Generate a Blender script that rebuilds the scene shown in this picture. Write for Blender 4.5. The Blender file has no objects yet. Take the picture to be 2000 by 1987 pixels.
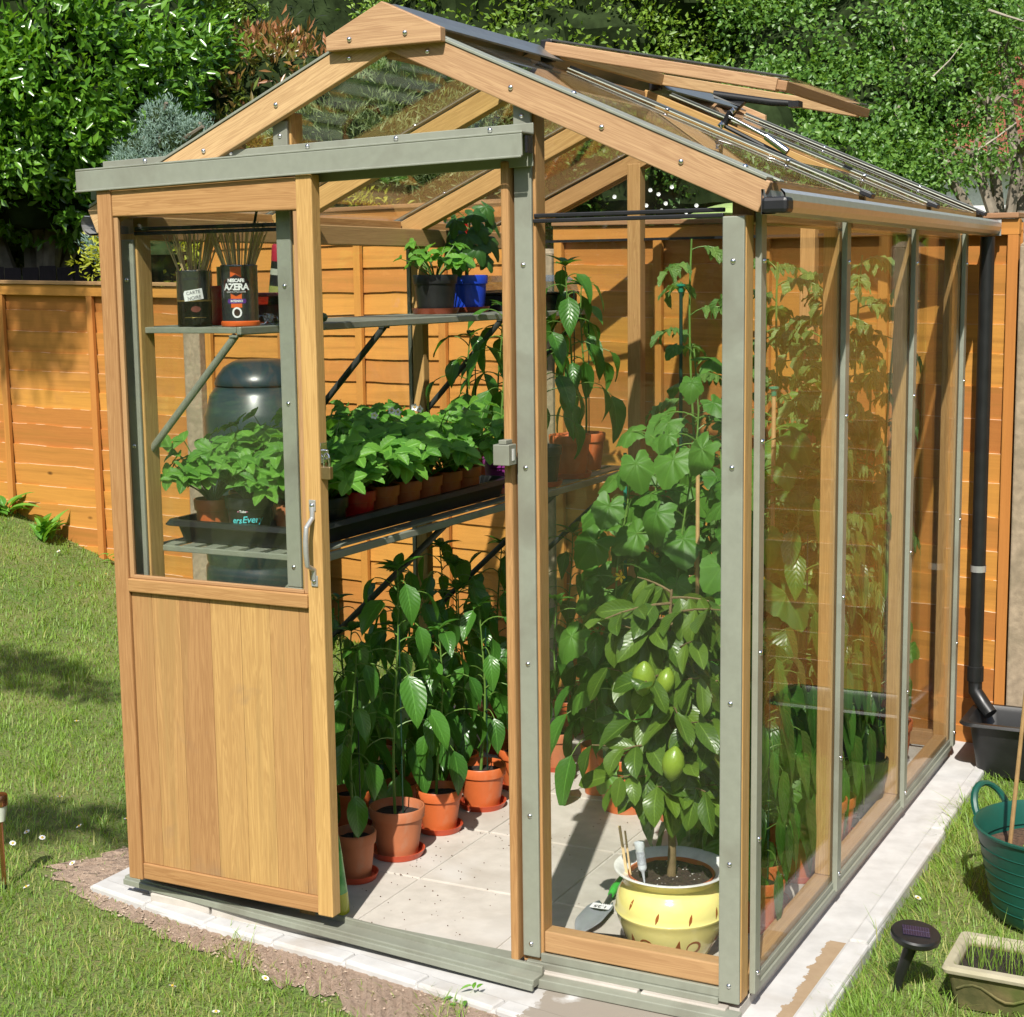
import bpy, math, random
import numpy as np
from mathutils import Vector, Matrix, Quaternion
R = math.radians
rng = random.Random(7)
NR = np.random.RandomState(11)
sc = bpy.context.scene
COL = sc.collection

# ------------------------------------------------------------------ camera
cd = bpy.data.cameras.new("camera"); cam = bpy.data.objects.new("camera", cd); COL.objects.link(cam)
cd.sensor_width = 36; cd.lens = 56.37; cd.clip_start = .05; cd.clip_end = 600
RT = Vector((0.89165, 0.45253, -0.01298)); UP = Vector((-0.05224, 0.13132, 0.98996)); FW = Vector((-0.44970, 0.88202, -0.14073))
cam.matrix_world = Matrix(((RT.x, UP.x, -FW.x, 2.7666), (RT.y, UP.y, -FW.y, -3.2057), (RT.z, UP.z, -FW.z, 1.5862), (0, 0, 0, 1)))
sc.camera = cam
CAM = Vector((2.7666, -3.2057, 1.5862))
def at(u, v, d):
    """world point seen at pixel u,v of the 2000 px photograph, d metres in front of the camera"""
    return CAM + (FW + RT * ((u - 1000) / 3131.5) + UP * ((993.5 - v) / 3131.5)) * d

# ------------------------------------------------------------------ sky, sun, exposure
SUN_EL, SUN_AZ = R(48), R(16)      # sun stands to the front, 16 deg to the right of the gable
w = bpy.data.worlds.new("World"); sc.world = w; w.use_nodes = True
nt = w.node_tree; bg = nt.nodes["Background"]; sky = nt.nodes.new("ShaderNodeTexSky")
sky.sky_type = 'NISHITA'; sky.sun_disc = False; sky.sun_elevation = SUN_EL; sky.sun_rotation = math.pi - SUN_AZ
sky.air_density = 1.0; sky.dust_density = 1.5
nt.links.new(sky.outputs[0], bg.inputs[0]); bg.inputs[1].default_value = 0.1
sl = bpy.data.lights.new("sun", 'SUN'); sl.energy = 4.6; sl.angle = R(0.55); sl.color = (1, .955, .88)
so = bpy.data.objects.new("sun", sl); COL.objects.link(so); so.location = (3, -8, 9)
sdir = Vector((math.sin(SUN_AZ) * math.cos(SUN_EL), -math.cos(SUN_AZ) * math.cos(SUN_EL), math.sin(SUN_EL)))
so.rotation_euler = sdir.to_track_quat('Z', 'Y').to_euler()
sc.view_settings.view_transform = 'Standard'; sc.view_settings.look = 'None'; sc.view_settings.gamma = 1
sc.view_settings.exposure = 0.52
sc.cycles.max_bounces = 8; sc.cycles.transparent_max_bounces = 24; sc.cycles.glossy_bounces = 4
sc.cycles.caustics_reflective = False; sc.cycles.caustics_refractive = False

# ------------------------------------------------------------------ materials
def newmat(name):
    m = bpy.data.materials.new(name); m.use_nodes = True; t = m.node_tree
    return m, t, t.nodes["Principled BSDF"], t.nodes["Material Output"]
def N(t, typ, **k):
    n = t.nodes.new(typ)
    for a, b in k.items(): setattr(n, a, b)
    return n
def L(t, a, b): t.links.new(a, b)
def mixc(t, fac, a, b, mode='MIX'):
    n = N(t, "ShaderNodeMix", data_type='RGBA', blend_type=mode)
    for i, v in ((0, fac), (6, a), (7, b)):
        if hasattr(v, 'links') or hasattr(v, 'is_linked'): L(t, v, n.inputs[i])
        elif i: n.inputs[i].default_value = (*v, 1)
        else: n.inputs[i].default_value = v
    return n.outputs[2]
def ramp(t, src, p0, p1, c0=(0, 0, 0), c1=(1, 1, 1)):
    r = N(t, "ShaderNodeValToRGB"); e = r.color_ramp.elements
    e[0].position = p0; e[1].position = p1; e[0].color = (*c0, 1); e[1].color = (*c1, 1)
    L(t, src, r.inputs[0]); return r.outputs[0]
def noise(t, scale, detail=4, vec=None, rough=.55, dist=0):
    n = N(t, "ShaderNodeTexNoise"); n.inputs["Scale"].default_value = scale; n.inputs["Detail"].default_value = detail
    n.inputs["Roughness"].default_value = rough; n.inputs["Distortion"].default_value = dist
    if vec is None: vec = N(t, "ShaderNodeTexCoord").outputs["Object"]
    L(t, vec, n.inputs["Vector"]); return n.outputs["Fac"]
def bump(t, b, src, strength, dist=.01):
    n = N(t, "ShaderNodeBump"); n.inputs["Strength"].default_value = strength; n.inputs["Distance"].default_value = dist
    L(t, src, n.inputs["Height"]); L(t, n.outputs[0], b.inputs["Normal"])
def attr(t, name="rnd"):
    return N(t, "ShaderNodeAttribute", attribute_name=name).outputs["Fac"]
def plain(name, c, rough=.5, metal=0, var=.12, scale=30, spec=.5, bmp=.0, dirt=None):
    m, t, b, o = newmat(name)
    n = noise(t, scale, 5)
    c1 = tuple(x * (1 - var) for x in c); c2 = tuple(min(1, x * (1 + var)) for x in c)
    col = mixc(t, ramp(t, n, .3, .7), c1, c2)
    if dirt:
        col = mixc(t, ramp(t, noise(t, dirt[3], 6, dist=.6), .5, .68), col, dirt[:3])
    L(t, col, b.inputs["Base Color"]); b.inputs["Metallic"].default_value = metal
    b.inputs["Roughness"].default_value = rough; b.inputs["Specular IOR Level"].default_value = spec
    if bmp: bump(t, b, n, bmp, .004)
    return m
def wood(name, dark, light, rough=.55, contrast=1.0, stain=None, hue=.5, knots=None):
    m, t, b, o = newmat(name)
    uv = N(t, "ShaderNodeTexCoord").outputs["UV"]
    mp = N(t, "ShaderNodeMapping"); mp.inputs["Scale"].default_value = (1.0, 26, 1)
    L(t, uv, mp.inputs[0])
    rr = attr(t)
    off = N(t, "ShaderNodeCombineXYZ"); mul = N(t, "ShaderNodeMath", operation='MULTIPLY'); mul.inputs[1].default_value = 37.0
    L(t, rr, mul.inputs[0]); L(t, mul.outputs[0], off.inputs[2]); L(t, mul.outputs[0], off.inputs[1])
    va = N(t, "ShaderNodeVectorMath", operation='ADD'); L(t, mp.outputs[0], va.inputs[0]); L(t, off.outputs[0], va.inputs[1])
    g1 = noise(t, 2.2, 3, va.outputs[0], .5, 1.6)
    mp2 = N(t, "ShaderNodeMapping"); mp2.inputs["Scale"].default_value = (6, 420, 1); L(t, uv, mp2.inputs[0])
    g2 = noise(t, 1.0, 2, mp2.outputs[0], .5, .3)
    wv = N(t, "ShaderNodeMath", operation='SINE'); m3 = N(t, "ShaderNodeMath", operation='MULTIPLY'); m3.inputs[1].default_value = 42
    L(t, g1, m3.inputs[0]); L(t, m3.outputs[0], wv.inputs[0])
    mr = N(t, "ShaderNodeMapRange"); L(t, wv.outputs[0], mr.inputs[0]); mr.inputs[1].default_value = -1; mr.inputs[3].default_value = 0; mr.inputs[4].default_value = 1
    mid = tuple((a * .35 + c * .65) for a, c in zip(dark, light))
    c = mixc(t, ramp(t, g1, .3, .7), mid, light)
    k = N(t, "ShaderNodeMath", operation='MULTIPLY'); k.inputs[1].default_value = .38 * contrast; L(t, mr.outputs[0], k.inputs[0])
    c = mixc(t, k.outputs[0], c, dark)
    k2 = N(t, "ShaderNodeMath", operation='MULTIPLY'); k2.inputs[1].default_value = .22 * contrast; L(t, g2, k2.inputs[0])
    c = mixc(t, k2.outputs[0], c, dark)
    # board to board difference
    hs = N(t, "ShaderNodeHueSaturation"); L(t, c, hs.inputs["Color"])
    mv = N(t, "ShaderNodeMapRange"); L(t, rr, mv.inputs[0]); mv.inputs[3].default_value = .82; mv.inputs[4].default_value = 1.12
    L(t, mv.outputs[0], hs.inputs["Value"])
    mh = N(t, "ShaderNodeMapRange"); L(t, rr, mh.inputs[0]); mh.inputs[3].default_value = .488; mh.inputs[4].default_value = .505
    L(t, mh.outputs[0], hs.inputs["Hue"]); c = hs.outputs[0]
    if stain:
        c = mixc(t, ramp(t, noise(t, stain[3], 5, dist=.5), .58, .78), c, stain[:3])
        m4 = N(t, "ShaderNodeMapping"); m4.inputs["Scale"].default_value = (1.3, 30, 1); m4.inputs["Location"].default_value = (2, 5.3, 0)
        va2 = N(t, "ShaderNodeVectorMath", operation='ADD'); L(t, uv, m4.inputs[0]); L(t, m4.outputs[0], va2.inputs[0]); L(t, off.outputs[0], va2.inputs[1])
        kk = N(t, "ShaderNodeMath", operation='MULTIPLY'); kk.inputs[1].default_value = .6; L(t, ramp(t, noise(t, 1, 3, va2.outputs[0]), .52, .66), kk.inputs[0])
        c = mixc(t, kk.outputs[0], c, tuple(x * .62 for x in light))
    if knots:
        mk = N(t, "ShaderNodeMapping"); mk.inputs["Scale"].default_value = (knots, knots * 2.2, 1); L(t, uv, mk.inputs[0])
        vk = N(t, "ShaderNodeVectorMath", operation='ADD'); L(t, mk.outputs[0], vk.inputs[0]); L(t, off.outputs[0], vk.inputs[1])
        vo = N(t, "ShaderNodeTexVoronoi"); vo.inputs["Scale"].default_value = 1; L(t, vk.outputs[0], vo.inputs["Vector"])
        kq = N(t, "ShaderNodeMath", operation='MULTIPLY'); L(t, ramp(t, vo.outputs["Distance"], .025, .075, (1, 1, 1), (0, 0, 0)), kq.inputs[0])
        spk = N(t, "ShaderNodeSeparateColor"); L(t, vo.outputs["Color"], spk.inputs[0]); L(t, ramp(t, spk.outputs[0], .5, .52), kq.inputs[1])
        c = mixc(t, kq.outputs[0], c, tuple(x * .35 for x in dark))
    L(t, c, b.inputs["Base Color"]); b.inputs["Roughness"].default_value = rough
    b.inputs["Specular IOR Level"].default_value = .3
    bump(t, b, g2, .25, .0015)
    return m
def leafmat(name, dark, light, rough=.4, trans=.3, vein=0, tip=None, spec=.5, radial=False, vb=.4):
    m, t, b, o = newmat(name)
    rr = attr(t)
    c = mixc(t, rr, dark, light)
    if tip: c = mixc(t, ramp(t, attr(t, "tip"), .35, .8), c, tip)
    nn = noise(t, 60, 3)
    c = mixc(t, .25, c, mixc(t, nn, dark, light))
    if vein:
        uv = N(t, "ShaderNodeTexCoord").outputs["UV"]; sp = N(t, "ShaderNodeSeparateXYZ"); L(t, uv, sp.inputs[0])
        if radial:
            at2 = N(t, "ShaderNodeMath", operation='ARCTAN2'); L(t, sp.outputs[1], at2.inputs[0]); L(t, sp.outputs[0], at2.inputs[1])
            s1 = N(t, "ShaderNodeMath", operation='MULTIPLY'); s1.inputs[1].default_value = 7 / (2 * math.pi); L(t, at2.outputs[0], s1.inputs[0])
        else:
            a = N(t, "ShaderNodeMath", operation='SUBTRACT'); L(t, sp.outputs[0], a.inputs[0]); a.inputs[1].default_value = .5
            ab = N(t, "ShaderNodeMath", operation='ABSOLUTE'); L(t, a.outputs[0], ab.inputs[0])
            s0 = N(t, "ShaderNodeMath", operation='MULTIPLY_ADD'); L(t, ab.outputs[0], s0.inputs[0]); s0.inputs[1].default_value = -.55; L(t, sp.outputs[1], s0.inputs[2])
            s1 = N(t, "ShaderNodeMath", operation='MULTIPLY'); s1.inputs[1].default_value = vein; L(t, s0.outputs[0], s1.inputs[0])
        pp = N(t, "ShaderNodeMath", operation='PINGPONG'); pp.inputs[1].default_value = .5; L(t, s1.outputs[0], pp.inputs[0])
        side = ramp(t, pp.outputs[0], .0, .1, (1, 1, 1), (0, 0, 0))
        h = side
        vv = side
        if not radial:
            midr = ramp(t, ab.outputs[0], .012, .035, (1, 1, 1), (0, 0, 0))
            mx = N(t, "ShaderNodeMath", operation='MAXIMUM'); L(t, midr, mx.inputs[0])
            hf = N(t, "ShaderNodeMath", operation='MULTIPLY'); hf.inputs[1].default_value = .35; L(t, side, hf.inputs[0]); L(t, hf.outputs[0], mx.inputs[1])
            vv = mx.outputs[0]
        vf = N(t, "ShaderNodeMath", operation='MULTIPLY'); vf.inputs[1].default_value = .2 if radial else .45; L(t, vv, vf.inputs[0])
        c = mixc(t, vf.outputs[0], c, tuple(min(1, x * 1.9 + .02) for x in light))
        ph = ramp(t, pp.outputs[0], .0, .5)
        bump(t, b, ph, vb, .004)
    L(t, c, b.inputs["Base Color"]); b.inputs["Roughness"].default_value = rough; b.inputs["Specular IOR Level"].default_value = spec
    tr = N(t, "ShaderNodeBsdfTranslucent"); tc = mixc(t, .6, c, (light[0] * 1.8 + .02, light[1] * 1.7 + .03, light[2] * .6)); L(t, tc, tr.inputs[0])
    mx = N(t, "ShaderNodeMixShader"); mx.inputs[0].default_value = trans
    L(t, b.outputs[0], mx.inputs[1]); L(t, tr.outputs[0], mx.inputs[2]); L(t, mx.outputs[0], o.inputs[0])
    return m
def glassmat(name, tint=(.985, .995, .985), refl=1.0, dust=.02):
    m, t, b, o = newmat(name); t.nodes.remove(b)
    tr = N(t, "ShaderNodeBsdfTransparent"); tr.inputs[0].default_value = (*tint, 1)
    gl = N(t, "ShaderNodeBsdfGlossy"); gl.inputs["Roughness"].default_value = .0
    lw = N(t, "ShaderNodeLayerWeight"); lw.inputs[0].default_value = .5
    p = N(t, "ShaderNodeMath", operation='POWER'); p.inputs[1].default_value = 5; L(t, lw.outputs["Facing"], p.inputs[0])
    f = N(t, "ShaderNodeMath", operation='MULTIPLY_ADD'); L(t, p.outputs[0], f.inputs[0]); f.inputs[1].default_value = .96 * refl; f.inputs[2].default_value = .04 * refl
    mx = N(t, "ShaderNodeMixShader"); L(t, f.outputs[0], mx.inputs[0]); L(t, tr.outputs[0], mx.inputs[1]); L(t, gl.outputs[0], mx.inputs[2])
    df = N(t, "ShaderNodeBsdfDiffuse"); df.inputs[0].default_value = (.7, .7, .66, 1)
    d2 = N(t, "ShaderNodeMixShader"); nz = ramp(t, noise(t, 3, 6, dist=1.2), .45, .85)
    k = N(t, "ShaderNodeMath", operation='MULTIPLY'); k.inputs[1].default_value = dust; L(t, nz, k.inputs[0])
    L(t, k.outputs[0], d2.inputs[0]); L(t, mx.outputs[0], d2.inputs[1]); L(t, df.outputs[0], d2.inputs[2])
    L(t, d2.outputs[0], o.inputs[0]); return m

CEDAR = wood("cedar_wood", (.30, .155, .050), (.575, .355, .138), .5, 1.25, knots=1.6)
CEDAR2 = wood("weathered_cedar", (.27, .14, .06), (.46, .28, .13), .6, .9)
CEDARB = wood("pale_cedar", (.31, .17, .08), (.60, .40, .205), .5, 1.3)
CEDARP = wood("cedar_boards", (.29, .15, .055), (.53, .325, .125), .5, 1.15, stain=(.28, .18, .10, 5))
FENCEW = wood("orange_stained_wood", (.40, .17, .036), (.58, .265, .055), .65, .4, stain=(.44, .20, .06, 2.2), knots=3.2)
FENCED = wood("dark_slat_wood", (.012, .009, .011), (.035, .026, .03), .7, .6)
ALU = plain("sage_aluminium", (.275, .290, .232), .46, .15, .05, 50, .5, dirt=(.215, .215, .17, 4.5))
ALUG = plain("grey_aluminium", (.48, .48, .46), .32, .5, .06, 40)
DARKALU = plain("dark_aluminium", (.06, .065, .06), .45, .3, .1, 30)
RIDGEM = plain("ridge_aluminium", (.17, .18, .175), .35, .4, .1, 30)
BLK = plain("black_rubber", (.012, .012, .014), .45, 0, .2, 30)
CHROME = plain("polished_steel", (.75, .75, .78), .16, 1, .05, 30)
BRASS = plain("brushed_brass", (.36, .26, .12), .35, .8, .1, 60)
GLASS = glassmat("window_glass", dust=.006)
GLASSD = glassmat("dusty_roof_glass", (.98, .99, .975), .9, .045)
GLASSS = glassmat("side_glass", (.985, .992, .98), .47, .015)
CLEAR = glassmat("clear_plastic", (.9, .92, .92), 1.5, .25)
CONC = plain("pale_concrete", (.60, .585, .56), .85, 0, .10, 9, .2, .2, dirt=(.42, .36, .29, 2.6))
POSTC = plain("fence_post_concrete", (.33, .26, .18), .9, 0, .22, 45, .1, .4, dirt=(.22, .18, .12, 6))
TERRA = plain("terracotta_plastic", (.52, .12, .032), .40, 0, .08, 14, .45, dirt=(.50, .19, .09, 9))
TERRA2 = plain("dusty_terracotta_plastic", (.44, .15, .065), .55, 0, .1, 14, .35, dirt=(.40, .22, .14, 8))
SAUC = plain("red_saucer_plastic", (.50, .075, .03), .3, 0, .06, 14, .5)
REDP = plain("red_plastic", (.50, .012, .012), .3, 0, .05, 14)
BLKP = plain("black_plastic", (.012, .0125, .0125), .38, 0, .25, 20)
BLUEP = plain("blue_plastic", (.012, .05, .46), .35, 0, .06, 14)
VIOP = plain("violet_plastic", (.23, .03, .20), .4, 0, .06, 14)
GRNTUB = plain("green_rubber_tub", (.006, .075, .052), .42, 0, .15, 9)
BINM = plain("dark_green_plastic", (.016, .030, .032), .3, 0, .12, 8, .5)
BAMB = plain("bamboo", (.48, .30, .13), .55, 0, .15, 30)
SKEW = plain("skewer_wood", (.66, .48, .26), .6, 0, .12, 40)
GRNST = plain("green_stake", (.008, .035, .022), .4, 0, .2, 30)
WHITE = plain("white_paint", (.8, .8, .78), .5, 0, .03, 10)
STEM = plain("green_stem", (.11, .21, .035), .5, 0, .2, 40)
STEMD = plain("brown_stem", (.17, .12, .06), .75, 0, .2, 60, .2, .4)
BARK = plain("grey_bark", (.20, .17, .13), .9, 0, .3, 14, .1, .6)
def soilmat(name, c, speck=.0):
    m, t, b, o = newmat(name)
    n = noise(t, 90, 6); col = mixc(t, ramp(t, n, .3, .7), tuple(x * .5 for x in c), tuple(x * 1.6 for x in c))
    if speck:
        v = N(t, "ShaderNodeTexVoronoi"); v.inputs["Scale"].default_value = 95; L(t, N(t, "ShaderNodeTexCoord").outputs["Object"], v.inputs["Vector"])
        msk = ramp(t, v.outputs["Distance"], .16, .24, (1, 1, 1), (0, 0, 0))
        sel = ramp(t, noise(t, 45, 1), .5, .56); mm = N(t, "ShaderNodeMath", operation='MULTIPLY'); L(t, msk, mm.inputs[0]); L(t, sel, mm.inputs[1])
        col = mixc(t, mm.outputs[0], col, (.75, .72, .66))
    L(t, col, b.inputs["Base Color"]); b.inputs["Roughness"].default_value = .95; bump(t, b, n, .9, .01); return m
SOIL = soilmat("potting_soil", (.018, .012, .008)); SOILP = soilmat("soil_with_perlite", (.035, .02, .013), 1)
SOILB = soilmat("brown_tub_soil", (.09, .05, .028))
PEPPER = leafmat("pepper_leaf", (.035, .12, .018), (.085, .24, .03), .3, .36, 9, spec=.55, vb=.2)
STRAW = leafmat("strawberry_leaf", (.06, .20, .025), (.19, .43, .05), .4, .34, 13)
CUC = leafmat("cucumber_leaf", (.04, .14, .016), (.11, .26, .03), .5, .35, 1, radial=True)
TOM = leafmat("tomato_leaf", (.055, .15, .03), (.19, .31, .07), .5, .35, 6)
LEMONL = leafmat("lemon_leaf", (.032, .085, .010), (.12, .20, .022), .33, .25, 9, spec=.5, vb=.12)
VINE = leafmat("lobed_leaf", (.03, .10, .02), (.07, .18, .035), .45, .3, 1, radial=True)
LAUREL = leafmat("laurel_leaf", (.06, .17, .018), (.18, .37, .035), .26, .3, spec=.8)
PHOT = leafmat("photinia_leaf", (.07, .13, .02), (.20, .27, .05), .3, .3, tip=(.42, .13, .07), spec=.6)
BLUEC = leafmat("blue_juniper_foliage", (.14, .23, .19), (.30, .42, .35), .6, .2)
DARKC = leafmat("shade_dark_conifer_foliage", (.004, .011, .004), (.012, .026, .008), .7, .1)  # deep shade of these trees is put into the leaf colour
HEDGE = leafmat("hedge_leaf", (.07, .16, .018), (.26, .40, .05), .45, .3)
ASPEN = leafmat("aspen_leaf", (.045, .13, .022), (.18, .33, .055), .4, .3)
YELC = leafmat("golden_hedge_foliage", (.22, .27, .02), (.5, .52, .04), .5, .3)
WILL = leafmat("grey_willow_leaf", (.12, .19, .07), (.34, .42, .18), .5, .3)
CORE = plain("painted_twig_shade", (.022, .034, .012), .95, 0, .5, 9, .05)  # dark colour stands in for the shade deep inside the crowns

# ------------------------------------------------------------------ mesh helpers
class MB:
    def __init__(s): s.V = []; s.F = []; s.UV = []; s.R = []; s.M = []; s.S = []
    def add(s, vs, fs, uvs=None, r=0.5, m=0, smooth=False):
        o = len(s.V); s.V += [tuple(v) for v in vs]
        for i, f in enumerate(fs):
            s.F.append(tuple(a + o for a in f)); s.R.append(r if not isinstance(r, (list, tuple)) else r[i]); s.M.append(m); s.S.append(smooth)
            s.UV += list(uvs[i]) if uvs else [(0, 0)] * len(f)
        return s
    def frame(s, c, X, Y, Z, lx, ly, lz, r=None, m=0):
        """box centred at c, half sizes lx,ly,lz along X,Y,Z; grain runs along X"""
        if r is None: r = rng.random()
        P = [c + X * (lx * a) + Y * (ly * b) + Z * (lz * d) for a in (-1, 1) for b in (-1, 1) for d in (-1, 1)]
        fs = [(0, 1, 3, 2), (4, 6, 7, 5), (0, 4, 5, 1), (2, 3, 7, 6), (0, 2, 6, 4), (1, 5, 7, 3)]
        co = [(a * lx, b * ly, d * lz) for a in (-1, 1) for b in (-1, 1) for d in (-1, 1)]
        uv = []
        for k, f in enumerate(fs):
            if k < 2: uv.append([(co[i][1] * .3, co[i][2]) for i in f])
            elif k < 4: uv.append([(co[i][0], co[i][2] + 3) for i in f])
            else: uv.append([(co[i][0], co[i][1]) for i in f])
        return s.add(P, fs, uv, r, m)
    def box(s, x0, x1, y0, y1, z0, z1, r=None, m=0, grain=None):
        c = Vector(((x0 + x1) / 2, (y0 + y1) / 2, (z0 + z1) / 2)); h = ((x1 - x0) / 2, (y1 - y0) / 2, (z1 - z0) / 2)
        ax = [Vector((1, 0, 0)), Vector((0, 1, 0)), Vector((0, 0, 1))]
        g = grain if grain is not None else max(range(3), key=lambda i: h[i]); a, b = (g + 1) % 3, (g + 2) % 3
        return s.frame(c, ax[g], ax[a], ax[b], h[g], h[a], h[b], r, m)
    def bar(s, p0, p1, wd, ht, up=(0, 0, 1), r=None, m=0):
        """beam from p0 to p1, wd sideways, ht along up"""
        p0, p1 = Vector(p0), Vector(p1); X = (p1 - p0).normalized(); Y = Vector(up).cross(X).normalized(); Z = X.cross(Y)
        return s.frame((p0 + p1) / 2, X, Y, Z, (p1 - p0).length / 2, wd / 2, ht / 2, r, m)
    def tube(s, pts, rad, n=8, r=.5, m=0, cap=True):
        pts = [Vector(p) for p in pts]; k = len(pts)
        if not isinstance(rad, (list, tuple)): rad = [rad] * k
        vs = []; prev = None
        for i, p in enumerate(pts):
            d = (pts[min(i + 1, k - 1)] - pts[max(i - 1, 0)]).normalized()
            if prev is None: a = d.orthogonal().normalized()
            else: a = (prev - d * prev.dot(d)).normalized()
            prev = a; b = d.cross(a)
            vs += [p + (a * math.cos(2 * math.pi * j / n) + b * math.sin(2 * math.pi * j / n)) * rad[i] for j in range(n)]
        fs = [(i * n + j, i * n + (j + 1) % n, (i + 1) * n + (j + 1) % n, (i + 1) * n + j) for i in range(k - 1) for j in range(n)]
        s.add(vs, fs, None, r, m, True)
        if cap:
            o = len(s.V) - len(vs)
            for f in (tuple(reversed(range(n))), tuple(range((k - 1) * n, k * n))):
                s.F.append(tuple(a + o for a in f)); s.R.append(r); s.M.append(m); s.S.append(False); s.UV += [(0, 0)] * n
        return s
    def lathe(s, prof, n=32, c=(0, 0, 0), r=.5, m=0, smooth=True, sq=None):
        """prof: list of (radius, z) from one end to the other"""
        vs = []; k = len(prof)
        for (ra, z) in prof:
            for j in range(n):
                a = 2 * math.pi * j / n; vs.append((c[0] + ra * math.cos(a), c[1] + ra * math.sin(a), c[2] + z))
        fs = [(i * n + j, i * n + (j + 1) % n, (i + 1) * n + (j + 1) % n, (i + 1) * n + j) for i in range(k - 1) for j in range(n)]
        uv = [[(j / n, i / k), ((j + 1) / n, i / k), ((j + 1) / n, (i + 1) / k), (j / n, (i + 1) / k)] for i in range(k - 1) for j in range(n)]
        return s.add(vs, fs, uv, r, m, smooth)
    def build(s, name, mats, parent=None, bevel=0, tips=None):
        me = bpy.data.meshes.new(name); me.from_pydata(s.V, [], s.F); 
        if not isinstance(mats, (list, tuple)): mats = [mats]
        for m in mats: me.materials.append(m)
        uvl = me.uv_layers.new(name="UVMap"); uvl.data.foreach_set("uv", [c for p in s.UV for c in p])
        a = me.attributes.new("rnd", 'FLOAT', 'FACE'); a.data.foreach_set("value", s.R)
        me.polygons.foreach_set("material_index", s.M); me.polygons.foreach_set("use_smooth", s.S)
        me.update()
        if any(s.S) and len(s.F) < 6000: me.set_sharp_from_angle(angle=R(38))
        o = bpy.data.objects.new(name, me); COL.objects.link(o)
        if parent: o.parent = parent
        if bevel:
            b = o.modifiers.new("bevel", 'BEVEL'); b.width = bevel; b.segments = 2; b.limit_method = 'ANGLE'; b.harden_normals = False
        return o
def tag(o, label=None, cat=None, group=None, kind=None):
    if label: o["label"] = label
    if cat: o["category"] = cat
    if group: o["group"] = group
    if kind: o["kind"] = kind
    return o
def thing(name, loc, label, cat, group=None, rz=0):
    o = bpy.data.objects.new(name, None); o.empty_display_size = .05; COL.objects.link(o); o.location = loc; o.rotation_euler = (0, 0, rz)
    return tag(o, label, cat, group)
def rawmesh(name, V, F4=None, F3=None, mat=None, rnd=None, tip=None, parent=None, smooth=False):
    """fast mesh from numpy arrays; all faces of one size"""
    F = F4 if F4 is not None else F3; k = F.shape[1]
    me = bpy.data.meshes.new(name); me.vertices.add(len(V)); me.vertices.foreach_set("co", V.astype(np.float32).ravel())
    me.loops.add(F.size); me.loops.foreach_set("vertex_index", F.astype(np.int32).ravel())
    me.polygons.add(len(F)); me.polygons.foreach_set("loop_start", np.arange(len(F), dtype=np.int32) * k)
    me.update(calc_edges=True)
    if rnd is not None: me.attributes.new("rnd", 'FLOAT', 'FACE').data.foreach_set("value", rnd.astype(np.float32))
    if tip is not None: me.attributes.new("tip", 'FLOAT', 'FACE').data.foreach_set("value", tip.astype(np.float32))
    if smooth: me.polygons.foreach_set("use_smooth", [True] * len(F))
    me.materials.append(mat); me.validate()
    o = bpy.data.objects.new(name, me); COL.objects.link(o)
    if parent: o.parent = parent
    return o
def unit(v): return v / np.maximum(1e-9, np.linalg.norm(v, axis=1, keepdims=True))
def leaves(name, P, Dr, Nn, Ln, Wd, mat, parent=None, tip=None, fold=.25):
    """many folded leaves: P base, Dr direction, Nn face normal (numpy), Ln length, Wd width arrays"""
    Dr = unit(Dr); S = unit(np.cross(Dr, Nn)); U = np.cross(S, Dr); n = len(P)
    Ln = np.asarray(Ln)[:, None]; Wd = np.asarray(Wd)[:, None]
    b = P; l = P + Dr * Ln * .5 - S * Wd * .5 + U * Wd * fold; r = P + Dr * Ln * .5 + S * Wd * .5 + U * Wd * fold; t = P + Dr * Ln - U * Ln * .06
    V = np.stack([b, l, t, r], 1).reshape(-1, 3); i = np.arange(n)[:, None] * 4
    F = np.stack([np.concatenate([i, i + 2, i + 1], 1), np.concatenate([i, i + 3, i + 2], 1)], 1).reshape(-1, 3)
    rn = np.repeat(NR.rand(n), 2); tp = np.repeat(tip, 2) if tip is not None else None
    return rawmesh(name, V, F3=F, mat=mat, rnd=rn, tip=tp, parent=parent)
def blob(name, c, rad, mat, parent=None, seed=0, amp=.18, n=24):
    m = MB(); rs = np.random.RandomState(seed); ph = rs.rand(6) * 6
    vs = []
    for i in range(n + 1):
        th = math.pi * i / n
        for j in range(2 * n):
            a = math.pi * j / n; d = Vector((math.sin(th) * math.cos(a), math.sin(th) * math.sin(a), math.cos(th)))
            k = 1 + amp * (math.sin(5 * d.x + ph[0]) * math.sin(4 * d.y + ph[1]) + .6 * math.sin(9 * d.z + ph[2] + 3 * d.x) + .4 * math.sin(13 * d.y + ph[3]) * math.sin(11 * d.x + ph[4]))
            vs.append((c[0] + d.x * rad[0] * k, c[1] + d.y * rad[1] * k, c[2] + d.z * rad[2] * k))
    fs = [(i * 2 * n + j, (i + 1) * 2 * n + j, (i + 1) * 2 * n + (j + 1) % (2 * n), i * 2 * n + (j + 1) % (2 * n)) for i in range(n) for j in range(2 * n)]
    m.add(vs, fs, None, .5, 0, True); return m.build(name, mat, parent)

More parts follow.
